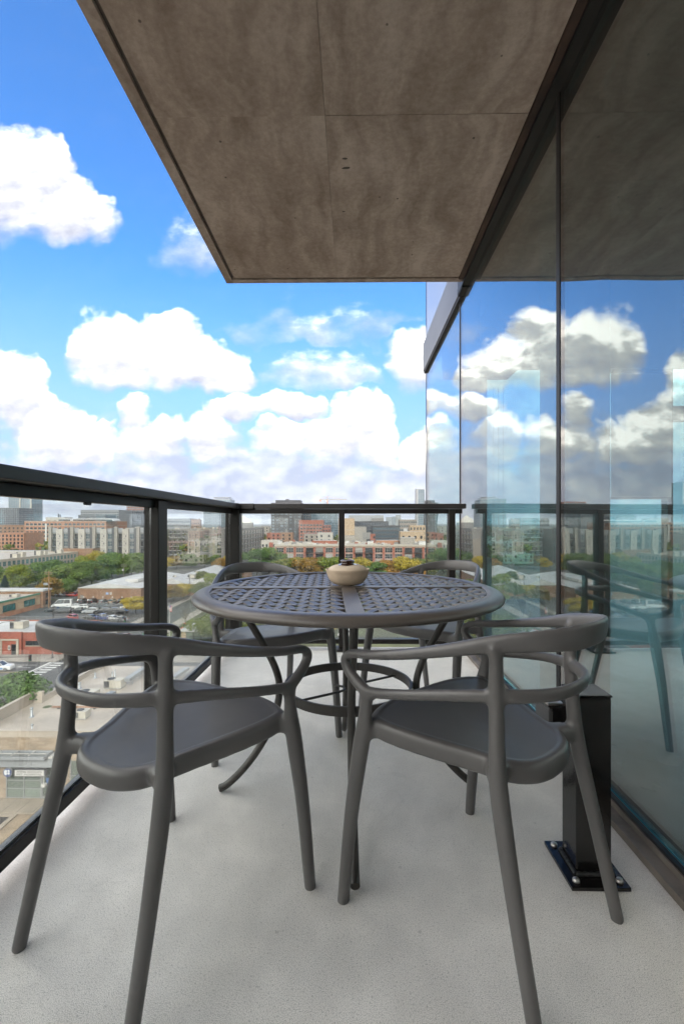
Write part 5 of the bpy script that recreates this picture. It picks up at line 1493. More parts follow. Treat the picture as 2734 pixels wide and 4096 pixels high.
LOW = [
 (-213.2, 446.8, 24.5, 17.3, 23.7, 'white_panel', 'roof_cream'),
 (-628.6, 1502.5, 31.5, 18.6, 13.7, 'white_panel', 'roof_cream'),
 (-250.5, 642.2, 17.2, 13.2, 19.7, 'grey_panel', 'roof_grey'),
 (-454.7, 2508.5, 26.4, 20.5, 8.7, 'stone', 'roof_grey'),
 (-164.2, 947.6, 21.7, 12.4, 9.7, 'orange_brick', 'roof_white'),
 (-43.7, 467.7, 18.6, 17.7, 10.8, 'brown_brick', 'roof_grey'),
 (93.7, 1035.1, 33.8, 28.4, 24.0, 'grey_panel', 'roof_grey'),
 (247.8, 1343.8, 29.4, 14.2, 14.8, 'grey_panel', 'roof_grey'),
 (358.3, 1731.9, 48.1, 28.7, 9.0, 'white_panel', 'roof_white'),
 (291.8, 1310.8, 43.5, 29.8, 10.4, 'taupe', 'roof_white'),
 (434.3, 1944.3, 45.8, 14.8, 13.4, 'white_panel', 'roof_grey'),
 (273.3, 1084.0, 25.1, 16.7, 8.7, 'taupe', 'roof_grey'),
 (229.7, 827.1, 32.9, 26.0, 22.9, 'loft_brick', 'roof_cream'),
 (151.3, 509.8, 13.4, 15.2, 13.0, 'white_panel', 'roof_grey'),
 (228.9, 752.0, 22.3, 26.4, 9.8, 'loft_brick', 'roof_cream'),
 (657.8, 2134.5, 20.6, 19.7, 10.0, 'stone', 'roof_cream'),
 (367.9, 1188.9, 13.3, 22.3, 9.5, 'brown_brick', 'roof_cream'),
 (253.0, 796.5, 27.7, 16.8, 9.1, 'grey_panel', 'roof_grey'),
 (125.5, 394.2, 22.6, 15.6, 12.6, 'white_panel', 'roof_cream'),
 (1054.6, 3294.4, 45.9, 17.7, 14.6, 'grey_panel', 'roof_white'),
 (307.7, 929.1, 20.5, 25.4, 13.2, 'brown_brick', 'roof_cream'),
 (843.3, 2533.6, 18.7, 20.8, 12.3, 'grey_panel', 'roof_grey'),
 (323.4, 969.1, 33.4, 24.2, 18.9, 'buff_brick', 'roof_cream'),
 (209.1, 607.5, 21.5, 26.7, 17.8, 'orange_brick', 'roof_grey'),
 (116.8, 325.6, 21.3, 14.9, 6.6, 'white_panel', 'roof_grey'),
 (249.8, 689.6, 29.1, 19.5, 8.5, 'beige_panel', 'roof_white'),
 (303.4, 824.2, 25.7, 21.0, 22.2, 'taupe', 'roof_grey'),
 (759.3, 2027.5, 27.7, 15.5, 19.1, 'beige_panel', 'roof_cream'),
 (179.2, 473.5, 29.3, 22.5, 9.5, 'orange_brick', 'roof_white'),
 (866.9, 2238.4, 27.8, 24.1, 16.6, 'grey_panel', 'roof_white'),
 (832.9, 2143.5, 21.1, 23.3, 13.8, 'stone', 'roof_cream'),
 (1178.3, 2998.9, 18.1, 21.8, 18.1, 'stone', 'roof_white'),
 (255.3, 633.5, 21.1, 14.7, 9.3, 'stone', 'roof_white'),
 (305.7, 745.7, 28.6, 20.6, 9.4, 'taupe', 'roof_grey'),
]
ordw = ['leftmost', 'second', 'third', 'fourth', 'fifth', 'sixth', 'seventh', 'eighth', 'ninth', 'tenth', 'eleventh', 'twelfth']
seen_ = {}
for (x, y, w_, dd, h, mk, rk) in LOW:
    u_ = x / y
    place = 'above the railing' if u_ < .155 else 'through the glass wall'
    key = (mk, place); k_ = seen_.get(key, 0); seen_[key] = k_ + 1
    r_, hw, d = block('low_building', '%s of the low distant %s buildings seen %s' % (ordw[k_], labs[mk], place), x - w_ / 2, x + w_ / 2, y, y + dd, h, C[mk], C[rk], group='distant low %s buildings' % labs[mk], parapet=.5)
    taken.append((x - w_ / 2 - 3, x + w_ / 2 + 3, y - 3, y + dd + 3))
    if y < 1200: grid_stuff(r_, 'S', hw, d, -hw, hw, max(2, int(w_ / 3.5)), 1, h - .3, max(2, int(h / 3.4)), 1.5, 1.8, C['pane'], skip=.1)
    if y < 800:
        grid_stuff(r_, 'E' if x < 0 else 'W', hw, d, 0, d, max(2, int(dd / 4)), 1, h - .3, max(2, int(h / 3.4)), 1.5, 1.8, C['pane'], skip=.1)
        mb = MB()
        for k in range(rnd.randint(2, 6)):
            s = rnd.uniform(.8, 2.6); a, b_ = rnd.uniform(-hw + 2, hw - 2), rnd.uniform(2, d - 2)
            mb.box(a - s / 2, a + s / 2, b_ - s / 2, b_ + s / 2, h + .03, h + s * .8)
        mb.build('roof_unit', C['hvac'], r_)

# ---------------------------------------------------------------- trees
def leaf_cloud(seed, lobes, n, size, hole=.0):
    """many small leaf-clump faces through the crown's volume; lobes = (x, y, z, rx, rz)"""
    r = random.Random(seed); mb = MB()
    wsum = [l[3] ** 2 * l[4] for l in lobes]
    for _ in range(n):
        l = r.choices(lobes, wsum)[0]
        while True:
            p = Vector((r.gauss(0, 1), r.gauss(0, 1), r.gauss(0, 1))).normalized()
            if p.z > -.75: break
        rad = (0.55 + .5 * r.random()) if r.random() < .8 else r.random()
        c = Vector((l[0] + p.x * l[3] * rad, l[1] + p.y * l[3] * rad, l[2] + p.z * l[4] * rad))
        nrm = (p + Vector((r.uniform(-1, 1), r.uniform(-1, 1), r.uniform(-.5, 1.1))) * .8).normalized()
        t = nrm.orthogonal().normalized(); b = nrm.cross(t); a = r.uniform(0, 6.28)
        t, b = t * math.cos(a) + b * math.sin(a), b * math.cos(a) - t * math.sin(a)
        s = size * r.uniform(.6, 1.3)
        q = [c + t * s, c + b * s * .55 - nrm * s * .18, c - t * s, c - b * s * .55 - nrm * s * .18]
        mb.add(q, [(0, 1, 2), (0, 2, 3)])
    return mb
def lobe_set(seed, h, r, n, low=.35, flat=1.0):
    q = random.Random(seed); out = []
    for k in range(n):
        a = 2 * math.pi * k / n + q.uniform(-.4, .4); rr = r * q.uniform(.35, .72)
        z = h * (low + (1 - low) * q.uniform(.25, .8))
        s = r * q.uniform(.36, .56); out.append((rr * math.cos(a), rr * math.sin(a), z, s, s * .8 * flat))
    out.append((0, 0, h * .86, r * .5, h * .16)); out.append((0, 0, h * (low + .25), r * .62, h * .2))
    return out
def trunk_mesh(seed, h, r0, lobes):
    q = random.Random(seed + 5); mb = MB(); ht = h * .45
    mb.tube([(0, 0, -.1), (q.uniform(-.1, .1), q.uniform(-.1, .1), ht * .5), (q.uniform(-.2, .2), q.uniform(-.2, .2), ht), (0, 0, h * .8)], [r0, r0 * .8, r0 * .6, r0 * .2], 7)
    for l in lobes[:7]:
        z0 = ht * q.uniform(.55, 1.0)
        mb.tube([(0, 0, z0), (l[0] * .5, l[1] * .5, (z0 + l[2]) / 2 + .2), (l[0] * .9, l[1] * .9, l[2])], [r0 * .45, r0 * .28, r0 * .08], 5)
    return mb
L = {
 'green': leaf_mat('leaf_dark_green', [(.026, .052, .012), (.055, .095, .020), (.090, .130, .026), (.135, .155, .034)]),
 'ygreen': leaf_mat('leaf_yellow_green', [(.055, .085, .012), (.12, .15, .018), (.20, .20, .025), (.30, .25, .03)]),
 'orange': leaf_mat('leaf_orange', [(.075, .065, .015), (.16, .10, .018), (.27, .13, .018), (.34, .17, .02)]),
 'mixed': leaf_mat('leaf_mixed_autumn', [(.035, .06, .012), (.075, .095, .016), (.17, .13, .018), (.28, .12, .016)]),
 'yellow': leaf_mat('leaf_yellow', [(.11, .10, .015), (.24, .19, .02), (.36, .26, .03), (.40, .29, .05)]),
 'locust': leaf_mat('leaf_locust', [(.035, .052, .014), (.07, .09, .022), (.12, .135, .03), (.20, .18, .04)]),
 'fresh': leaf_mat('leaf_fresh_green', [(.020, .045, .010), (.040, .080, .016), (.065, .115, .022), (.11, .155, .03)]),
 'spruce': leaf_mat('needles_blue_green', [(.008, .02, .014), (.015, .032, .022), (.03, .05, .035)]),
}
TREE = {}
def tree_proto(kind, variant):
    if (kind, variant) in TREE: return TREE[(kind, variant)]
    seed = hash((len(kind), variant, ord(kind[0]))) % 1000
    if kind == 'spruce':
        mb = MB(); q = random.Random(3)
        for _ in range(2600):
            f = q.random() ** .7; a = q.uniform(0, 6.28); rr = (1 - f) * .33 * (.35 + .65 * q.random()); c = Vector((rr * math.cos(a), rr * math.sin(a), .06 + f * .94))
            s = .035; t = Vector((math.cos(a), math.sin(a), -.35)) * s; b = Vector((-math.sin(a), math.cos(a), 0)) * s * .5
            mb.add([c - t, c + b, c + t, c - b], [(0, 1, 2), (0, 2, 3)])
        TREE[(kind, variant)] = (MB().tube([(0, 0, 0), (0, 0, .95)], [.02, .004], 6).mesh('trunk', C['bark']), mb.mesh('crown', L[kind]))
    else:
        rel = {'locust': .62, 'green': .60, 'yellow': .62, 'fresh': .48}.get(kind, .54)
        lob = lobe_set(seed, 1.0, rel, 8, (.10 if kind in ('green', 'ygreen') else .18) if kind != 'locust' else .38, .95 if kind != 'locust' else .6)
        n = {'locust': 6500, 'green': 6500, 'fresh': 6500}.get(kind, 5200)
        TREE[(kind, variant)] = (trunk_mesh(seed, 1.0, .022, lob).mesh('trunk', C['bark']), leaf_cloud(seed, lob, n, {'locust': .026, 'fresh': .030}.get(kind, .036)).mesh('crown', L[kind]))
    return TREE[(kind, variant)]
def tree(kind, variant, x, y, h, label, group=None, wide=1.0, z=0.0):
    tm, cm = tree_proto(kind, variant)
    o = thing({'spruce': 'spruce_tree'}.get(kind, 'tree'), label, 'tree', (x, y, GZ + z), rnd.uniform(0, 6.28), group)
    o.scale = (h * wide, h * wide, h)
    inst('trunk', tm, o); inst('crown', cm, o)
    return o
def tree_uv(kind, variant, u, y, h, label, group=None, wide=1.0):
    return tree(kind, variant, (u - 1415) / FPX * y, y, h, label, group, wide)
G1 = 'green street trees beyond the parking lot'
tree_uv('ygreen', 0, 62, 190, 11.3, 'bright yellow green tree at the far left end of the tree row', G1, 1.07)
tree_uv('green', 0, 140, 205, 11.2, 'dark green tree between the yellow green tree and the orange one', G1, 1.02)
tree_uv('orange', 0, 186, 168, 8.9, 'orange and yellow tree behind the wooden power pole', G1)
tree_uv('green', 1, 246, 186, 12.1, 'dark green tree just right of the orange tree', G1, 1.07)
tree_uv('green', 2, 300, 196, 12.1, 'dark green tree above the left end of the warehouse roof', G1, 1.02)
tree_uv('ygreen', 1, 318, 225, 12.6, 'tree with yellowing top behind the dark green row', G1, 0.84)
tree_uv('green', 0, 362, 210, 11.5, 'dark green tree over the middle of the warehouse roof', G1, 1.02)
tree_uv('yellow', 1, 375, 255, 13.4, 'small yellow topped tree in front of the white condo', G1, 0.65)
tree_uv('green', 1, 446, 234, 13.9, 'tallest broad dark green tree in front of the white condo', G1, 1.12)
tree_uv('green', 2, 530, 240, 13.2, 'broad dark green tree beside the transformer pole', G1, 1.16)
tree_uv('yellow', 0, 590, 250, 11.2, 'yellow tree half hidden by the thick railing post', G1, 0.74)
tree_uv('green', 1, 205, 225, 10.7, 'dark green tree at the back of the row behind the orange tree', G1, 1.12)
tree_uv('green', 2, -40, 200, 10.2, 'dark green tree cut by the left picture edge', G1, 1.12)
tree_uv('spruce', 0, 6, 168, 9.6, 'dark blue spruce at the left picture edge', None, 1.1)
tree_uv('yellow', 1, 540, 145, 5.4, 'low yellow tree at the right end of the parked cars', None, 1.5)
G2 = 'autumn trees along the lofts'
for i, (u, y, h, k, lab) in enumerate([(1022, 245, 14.6, 'fresh', 'green tree with orange edge right of the corner post'), (1072, 262, 15.0, 'green', 'dark green tree at the left end of the lofts'), (1140, 222, 11.6, 'mixed', 'orange green tree at the left foot of the lofts'), (1190, 226, 12.0, 'mixed', 'autumn tree below the third loft bay'), (1235, 220, 12.4, 'orange', 'orange tree below the loft balconies, left of the pot'), (1285, 224, 12.2, 'mixed', 'autumn tree just left of the middle railing post'), (1330, 218, 12.6, 'ygreen', 'yellow green tree right behind the middle railing post'), (1440, 220, 12.4, 'yellow', 'yellow green tree directly right of the pot'), (1505, 214, 10.8, 'fresh', 'green tree with orange top below the loft centre'), (1545, 218, 11.2, 'orange', 'orange tree below the loft balconies, right of the pot'), (1605, 222, 12.6, 'yellow', 'tall yellow tree over the right back chair'), (1660, 226, 11.6, 'mixed', 'autumn tree at the right end of the lofts'), (1748, 255, 14.4, 'green', 'dark green tree beyond the right end of the lofts'), (1700, 205, 9, 'orange', 'low orange tree behind the right back chair')]):
    tree_uv(k, i % 3, u, y, h, lab, G2, 1.15)
G3 = 'trees by the park and warehouses'
for i, (u, y, h, k, wd, lab) in enumerate([(690, 168, 6.0, 'orange', 1.3, 'orange tree right of the thick railing post by the warehouse wall'), (725, 172, 6.0, 'yellow', 1.2, 'yellow tree beside the orange tree at the warehouse wall'), (805, 196, 8.2, 'mixed', 1.1, 'autumn tree at the right end of the white gabled roofs'), (838, 185, 8.4, 'ygreen', 1.2, 'yellow green tree over the left back chair'), (880, 245, 10, 'orange', 1.0, 'orange tree behind the left back chair top'), (925, 255, 10.5, 'yellow', .9, 'yellow tree left of the corner post foot'), (700, 285, 8.4, 'orange', 1.2, 'rust tree in front of the dark balconied block'), (760, 290, 9.2, 'green', 1.3, 'dark green tree in front of the grey condo'), (815, 292, 8.6, 'mixed', 1.3, 'green brown tree in front of the grey condo windows'), (862, 300, 8.0, 'green', 1.2, 'dark green tree at the right foot of the grey condo'), (668, 280, 7.6, 'yellow', 1.0, 'yellow tree against the thick railing post'),
        (850, 100.5, 9.0, 'locust', 1.0, 'feathery locust tree left of the left back chair'), (925, 100.3, 9.4, 'locust', 1.0, 'feathery locust tree behind the left back chair seat'), (990, 102, 9.4, 'locust', 1.0, 'feathery locust tree left of the table leg'), (880, 150, 8.6, 'locust', 1.0, 'pale locust tree further back in the park'), (800, 165, 7.6, 'locust', .8, 'thin pale tree on the park lawn'), (960, 165, 9, 'ygreen', 1.1, 'yellow green tree deep in the park behind the left back chair'), (1055, 150, 9, 'mixed', 1.1, 'autumn tree seen under the table rim, left'), (1340, 118, 6.5, 'yellow', 1.0, 'small yellow tree seen under the table beside the white car'), (1150, 140, 7, 'fresh', 1.1, 'green tree seen under the table'), (1780, 190, 9.5, 'orange', 1.1, 'orange tree behind the right railing post'), (1830, 175, 9.5, 'mixed', 1.1, 'autumn tree seen through the glass wall edge'), (1560, 140, 7.5, 'ygreen', 1.1, 'yellow green tree below the right back chair'), (1680, 135, 7, 'mixed', 1.1, 'autumn tree low behind the right back chair leg')]):
    tree_uv(k, i % 3, u, y, h, lab, G3, wd)
tree('fresh', 0, -43.6, 58.0, 9.6, 'leafy green street tree beside the cream roof parapet, bottom left', None, 1.0)
# bare tree
bt = thing('bare_tree', 'bare grey tree on the park lawn above the red loader', 'tree', ((738 - 1415) / FPX * 128, 128, GZ))
q = random.Random(9); mb = MB()
mb.tube([(0, 0, 0), (.1, 0, 2.6), (0, .1, 4.2)], [.16, .11, .05], 6)
for k in range(46):
    a = q.uniform(0, 6.28); z = q.uniform(1.6, 4.0); r1 = q.uniform(.9, 2.2)
    mb.tube([(0, 0, z), (math.cos(a) * r1 * .5, math.sin(a) * r1 * .5, z + r1 * .5), (math.cos(a) * r1, math.sin(a) * r1, z + r1 * 1.15)], [.045, .03, .008], 4)
mb.build('branches', mat('bare_bark', (.20, .17, .15), .9), bt)
# ground cover in the planter
gcv = MB(); q = random.Random(4)
for k in range(900):
    x, y = q.uniform(-40.5, -34.2), q.uniform(33, 43.8); s = q.uniform(.12, .3)
    if x > -35.0 and q.random() < .85: continue
    a = q.uniform(0, 6.28); z = GZ + .17 + q.random() * .35
    gcv.add([(x - s * math.cos(a), y - s * math.sin(a), z), (x + .05, y, z + s), (x + s * math.cos(a), y + s * math.sin(a), z + .05)], [(0, 1, 2)])
gcv.build('ground_cover', L['locust'], kind='stuff')
# far-off woods between the roofs
wd = MB(); q = random.Random(21)
for k in range(1500):
    y = 330 * (9 ** q.random()); x = q.uniform(-.95, .45) * y
    if any(t[0] + 2 < x < t[1] - 2 and t[2] + 2 < y < t[3] - 2 for t in taken): continue
    h = q.uniform(7, 13); r_ = h * .42
    for j in range(16 if y < 900 else 9):
        p = Vector((q.gauss(0, .45), q.gauss(0, .45), q.uniform(.25, 1))); c = Vector((x + p.x * r_, y + p.y * r_, GZ + p.z * h)); s = h * .2
        n_ = Vector((q.gauss(0, 1), q.gauss(0, 1), q.gauss(0, 1))).normalized(); t = n_.orthogonal().normalized(); b = n_.cross(t)
        wd.add([c + t * s, c + b * s, c - t * s, c - b * s, c + n_ * s * .7], [(0, 1, 4), (1, 2, 4), (2, 3, 4), (3, 0, 4)])
wd.build('distant_trees', L['mixed'], kind='stuff')

# ---------------------------------------------------------------- vehicles
paints = {}
def paint(name, c):
    if name not in paints: paints[name] = mat('paint_' + name, c, .25, spec=.5, coat=.5)
    return paints[name]
PC = {'white': (.72, .72, .71), 'silver': (.38, .39, .40), 'grey': (.11, .115, .12), 'black': (.014, .014, .016), 'red': (.42, .018, .016), 'blue': (.02, .05, .22), 'tan': (.38, .32, .25), 'yellow': (.60, .38, .04), 'maroon': (.13, .02, .022), 'dark': (.045, .046, .05)}
wheel_m = MB().tube([(-.11, 0, 0), (.11, 0, 0)], .33, 14, smooth=False).mesh('wheel', C['tyre'])
rim_m = MB().tube([(-.115, 0, 0), (.115, 0, 0)], .2, 10, smooth=False).mesh('rim', C['rim'])
SHAPE = {  # length, width, profile of the hull (y, z top), cabin polygon (y, z)
 'sedan': (4.7, 1.82, [(-2.35, .55), (-2.28, .86), (-1.45, .97), (1.0, .95), (2.0, .80), (2.32, .62)], [(-1.75, .96), (-1.0, 1.40), (.15, 1.43), (1.05, .94)]),
 'hatch': (4.2, 1.78, [(-2.1, .60), (-2.06, .98), (-1.3, 1.0), (.95, .96), (1.75, .84), (2.08, .62)], [(-2.0, .99), (-1.55, 1.46), (.1, 1.50), (1.0, .95)]),
 'suv': (4.7, 1.9, [(-2.35, .62), (-2.3, 1.10), (-1.5, 1.12), (1.0, 1.10), (2.15, .98), (2.34, .70)], [(-2.25, 1.11), (-1.95, 1.68), (.2, 1.74), (1.05, 1.09)]),
 'minivan': (5.0, 1.95, [(-2.5, .60), (-2.45, 1.05), (-1.5, 1.08), (1.3, 1.02), (2.2, .85), (2.48, .62)], [(-2.4, 1.06), (-2.1, 1.70), (.5, 1.72), (1.55, 1.0)]),
 'van': (6.2, 2.05, [(-3.1, .55), (-3.1, 1.25), (-1.5, 1.27), (1.7, 1.25), (2.7, 1.1), (3.08, .70)], [(-3.08, 1.26), (-3.0, 2.55), (1.1, 2.6), (2.35, 1.22)]),
 'pickup': (5.6, 1.95, [(-2.8, .62), (-2.78, 1.05), (-.8, 1.08), (1.2, 1.10), (2.6, 1.0), (2.78, .72)], [(-.85, 1.09), (-.65, 1.74), (.55, 1.76), (1.35, 1.1)]),
}
_cm = {}
def car_meshes(shape, pname):
    key = (shape, pname)
    if key in _cm: return _cm[key]
    Ln, W_, hull, cab = SHAPE[shape]; w = W_ / 2; pm_ = paint(pname, PC[pname])
    mb = MB(); vs = []; fs = []
    for (y, zt) in hull:
        e = .88 if abs(y) > Ln / 2 - .12 else 1.0
        vs += [(-w * e * .93, y, .24), (-w * e, y, .42), (-w * e, y, zt - .14), (-w * e * .88, y, zt), (w * e * .88, y, zt), (w * e, y, zt - .14), (w * e, y, .42), (w * e * .93, y, .24)]
    m = len(hull)
    for i in range(m - 1):
        for k in range(8): fs.append((i * 8 + k, i * 8 + (k + 1) % 8, (i + 1) * 8 + (k + 1) % 8, (i + 1) * 8 + k))
    fs.append(tuple(range(7, -1, -1))); fs.append(tuple((m - 1) * 8 + k for k in range(8)))
    mb.add(vs, fs)
    (y0, z0), (y1, z1), (y2, z2), (y3, z3) = cab
    wi, wt_ = w * .88, w * .74
    # roof and pillars in body colour
    mb.add([(-wt_, y1, z1), (wt_, y1, z1), (wt_, y2, z2), (-wt_, y2, z2), (-wt_ * .96, y1, z1 + .05), (wt_ * .96, y1, z1 + .05), (wt_ * .96, y2, z2 + .05), (-wt_ * .96, y2, z2 + .05)], [(0, 3, 2, 1), (4, 5, 6, 7), (0, 1, 5, 4), (1, 2, 6, 5), (2, 3, 7, 6), (3, 0, 4, 7)])
    for sx in (-1, 1):
        for (ya, za, yb, zb) in ((y0, z0, y1, z1), (y3, z3, y2, z2), ((y0 + y3) / 2 - .1, z0, (y1 + y2) / 2 - .1, (z1 + z2) / 2)):
            mb.tube([(sx * wi, ya, za - .02), (sx * wt_, yb, zb + .02)], .05, 4, smooth=False)
    if shape == 'van':
        mb.box(-wi - .02, wi + .02, y0, -.4 - 2.2, 1.27, 2.5)
    if shape == 'pickup':
        mb.box(-w * .9, w * .9, -2.72, -.9, 1.0, 1.081)
    body = mb.mesh('body', pm_)
    g_ = MB().add([(-wi, y0, z0), (wi, y0, z0), (wi, y3, z3), (-wi, y3, z3), (-wt_ + .01, y1, z1 - .002), (wt_ - .01, y1, z1 - .002), (wt_ - .01, y2, z2 - .002), (-wt_ + .01, y2, z2 - .002)], [(0, 1, 5, 4), (2, 3, 7, 6), (0, 4, 7, 3), (1, 2, 6, 5)]).mesh('window', C['car_glass'])
    hl = MB().box(-.2, .2, -.02, .05, -.07, .07).mesh('headlight', C['lamp_w']); tl = MB().box(-.16, .16, -.04, .02, -.09, .09).mesh('tail_light', C['lamp_r'])
    _cm[key] = (body, g_, hl, tl)
    return _cm[key]
def car(shape, pname, x, y, deg, label, group=None, z=.03):
    """deg: direction of the nose, counterclockwise from +Y"""
    body, g_, hl, tl = car_meshes(shape, pname); Ln, W_, hull, cab = SHAPE[shape]
    o = thing('parked_car' if group else 'car', label, 'van' if 'van' in shape and shape == 'van' else ('pickup' if shape == 'pickup' else 'car'), (x, y, GZ + z), R(deg), group)
    inst('body', body, o); inst('window', g_, o)
    for sx in (-1, 1):
        for yy in (-Ln * .30, Ln * .31):
            wh = inst('wheel', wheel_m, o, (sx * (W_ / 2 - .10), yy, .33)); inst('rim', rim_m, wh)
        inst('headlight', hl, o, (sx * (W_ / 2 - .32), hull[-1][0] - .02, .68)); inst('tail_light', tl, o, (sx * (W_ / 2 - .28), hull[0][0] + .03, .80))
    return o
def car_uv(shape, pname, u, v, deg, label, group): 
    p = at_h(u, v, 0); return car(shape, pname, p.x, p.y, deg, label, group)
K = .3827
GA, GB, GC, GD, GE = 'cars in the front row of the lot', 'cars in the middle row of the lot', 'cars in the back row of the lot', 'cars parked against the warehouse wall', 'cars behind the grass island'
for sh_n, pn, x, y, dg_, lab in ((('hatch'), 'red', 755, 722, 60, 'small red hatchback alone at the left of the front row'), ('sedan', 'dark', 945, 724, 70, 'dark grey sedan beside the blue pickup in the front row'), ('pickup', 'blue', 1072, 728, 70, 'dark blue pickup truck in the front row'), ('sedan', 'white', 1168, 734, 70, 'white sedan right of the blue pickup'), ('sedan', 'silver', 1258, 742, 70, 'pale silver sedan at the right end of the front row')):
    car_uv(sh_n, pn, x * K, 2200 + y * K, dg_, lab, GA)
for sh_n, pn, x, y, dg_, lab in (('hatch', 'dark', 545, 645, 100, 'dark car at the left end of the middle row'), ('minivan', 'grey', 660, 656, 100, 'dark grey minivan second in the middle row'), ('pickup', 'black', 835, 658, 100, 'black pickup left of the silver SUV'), ('suv', 'silver', 945, 662, 100, 'silver SUV in the middle row'), ('suv', 'black', 1068, 662, 100, 'black SUV right of the silver SUV'), ('suv', 'dark', 1172, 660, 100, 'dark grey SUV fourth from right in the middle row'), ('sedan', 'black', 1265, 666, 100, 'black sedan at the right end of the middle row')):
    car_uv(sh_n, pn, x * K, 2200 + y * K, dg_, lab, GB)
for sh_n, pn, x, y, dg_, lab in (('van', 'white', 650, 596, 108, 'white passenger van with dark side windows at the left of the lot'), ('sedan', 'white', 775, 608, 105, 'white sedan right of the white van'), ('hatch', 'white', 858, 615, 105, 'second white car from the van'), ('hatch', 'grey', 962, 602, 105, 'grey hatchback right of the white pair'), ('minivan', 'grey', 1060, 606, 105, 'long grey minivan in the back row'), ('sedan', 'grey', 1155, 604, 105, 'grey sedan right of the long minivan'), ('suv', 'grey', 1252, 604, 105, 'grey SUV near the yellow tree'), ('sedan', 'white', 1335, 612, 105, 'white sedan half hidden by the yellow tree')):
    car_uv(sh_n, pn, x * K, 2200 + y * K, dg_, lab, GC)
for sh_n, pn, x, lab in (('suv', 'grey', 852, 'grey SUV at the left end of the warehouse wall'), ('suv', 'dark', 958, 'dark SUV second along the warehouse wall'), ('sedan', 'grey', 1062, 'grey sedan with red tail lights at the warehouse wall'), ('hatch', 'tan', 1163, 'tan hatchback at the warehouse wall'), ('suv', 'black', 1262, 'black SUV at the warehouse wall')):
    p = at_h(x * K, 2200 + 560 * K, 0); car(sh_n, pn, p.x, p.y + 1.2, rnd.uniform(-3, 3), lab, GD)
for sh_n, pn, x, y, dg_, lab in (('sedan', 'black', 570, 486, 80, 'black car left of the island tree'), ('sedan', 'silver', 620, 482, 85, 'pale car just left of the island tree'), ('sedan', 'maroon', 655, 466, 85, 'maroon car behind the island tree'), ('sedan', 'yellow', 725, 458, 60, 'yellow taxi behind the red car'), ('sedan', 'red', 755, 486, 75, 'red car right of the island tree'), ('sedan', 'white', 762, 446, 50, 'white car behind the yellow taxi'), ('sedan', 'white', 800, 430, 45, 'white car nearest the warehouse corner')):
    car_uv(sh_n, pn, x * K, 2200 + y * K, dg_, lab, GE)
for i in range(6):
    car((('sedan', 'suv', 'hatch')[i % 3]), ('white', 'silver', 'grey', 'white', 'dark', 'white')[i], -122 + i * 4.9, 219.5, 90, ('white sedan first under the far trees', 'silver SUV second under the far trees', 'grey hatchback third under the far trees', 'white sedan left of the transformer pole', 'dark SUV right beside the transformer pole', 'white hatchback right of the transformer pole')[i], 'cars parked under the far trees')
tree_uv('green', 2, 268, 181, 6.5, 'small dark tree standing on the grass island between parked cars', None, .8)
pv = car('suv', 'white', -69.6, 88.6, -80, 'white SUV with blue stripe and checks waiting at the stop line', None, .02)
bl = mat('blue_stripe', (.06, .22, .55), .4)
for sx in (-1, 1):
    MB().box(sx * .953 - .004, sx * .953 + .004, -2.1, 1.0, .45, .72).build('blue_stripe', bl, pv)
    ck = MB()
    for k in range(9):
        ck.box(sx * .956 - .004, sx * .956 + .004, -1.6 + k * .22, -1.49 + k * .22, .73 + .10 * (k % 2), .83 + .10 * (k % 2))
    ck.build('check_band', bl, pv)
MB().box(-.5, .5, -.4, -.15, 1.79, 1.88).build('roof_light', C['frame_d'], pv)
p = at_h(498, 2560, 0); car('sedan', 'maroon', p.x, p.y, 180, 'dark red car driving towards the crossing on the side street', None, .02)
p = at_h(1388, 2545, 0); car('suv', 'white', p.x, p.y, 90, 'white car on the street seen under the table', None, .02)
# red loader
ld = thing('loader', 'small orange red tractor loader on the park path', 'tractor', ((738 - 1415) / FPX * 120, 120, GZ), R(60))
orm = mat('tractor_orange', (.50, .10, .03), .5)
MB().box(-.7, .7, -1.1, .7, .7, 1.5).build('body', orm, ld); MB().box(-.6, .6, -1.0, .1, 1.501, 2.5).build('cab', C['frame_d'], ld)
MB().box(-.62, .62, -1.05, .15, 2.501, 2.6).build('roof', orm, ld); MB().box(-1.0, 1.0, 1.5, 2.1, .1, .75).build('bucket', orm, ld)
MB().tube([(-.7, 0, 1.3), (-.8, 1.6, .5)], .09, 5).tube([(.7, 0, 1.3), (.8, 1.6, .5)], .09, 5).build('arm', orm, ld)
for sx in (-1, 1):
    for yy, rr in ((-.8, .6), (.5, .45)): MB().tube([(sx * .72, 0, 0), (sx * 1.05, 0, 0)], rr, 12, smooth=False).build('wheel', C['tyre'], ld, loc=(0, yy, rr))
# park pavilion
pvn = thing('park_pavilion', 'small glazed pavilion with white roof beside the locust trees', 'pavilion', (-36.6, 107, GZ))
MB().box(-4.4, 4.4, -.5, 7, 3.4, 3.8).build('roof', C['roof_white'], pvn); MB().box(-4, 4, 0, 6.5, 0, 3.39).build('wall', C['taupe'], pvn)
MB().box(-4.1, -3.1, -.06, -.005, 0, 3.3).build('pier', C['buff_brick'], pvn)
for k in range(4): window(pvn, -2.1 + k * 1.75, -.01, .5, 0, 1.5, 2.6, 1, 3, C['frame_d'], C['pane_s'])

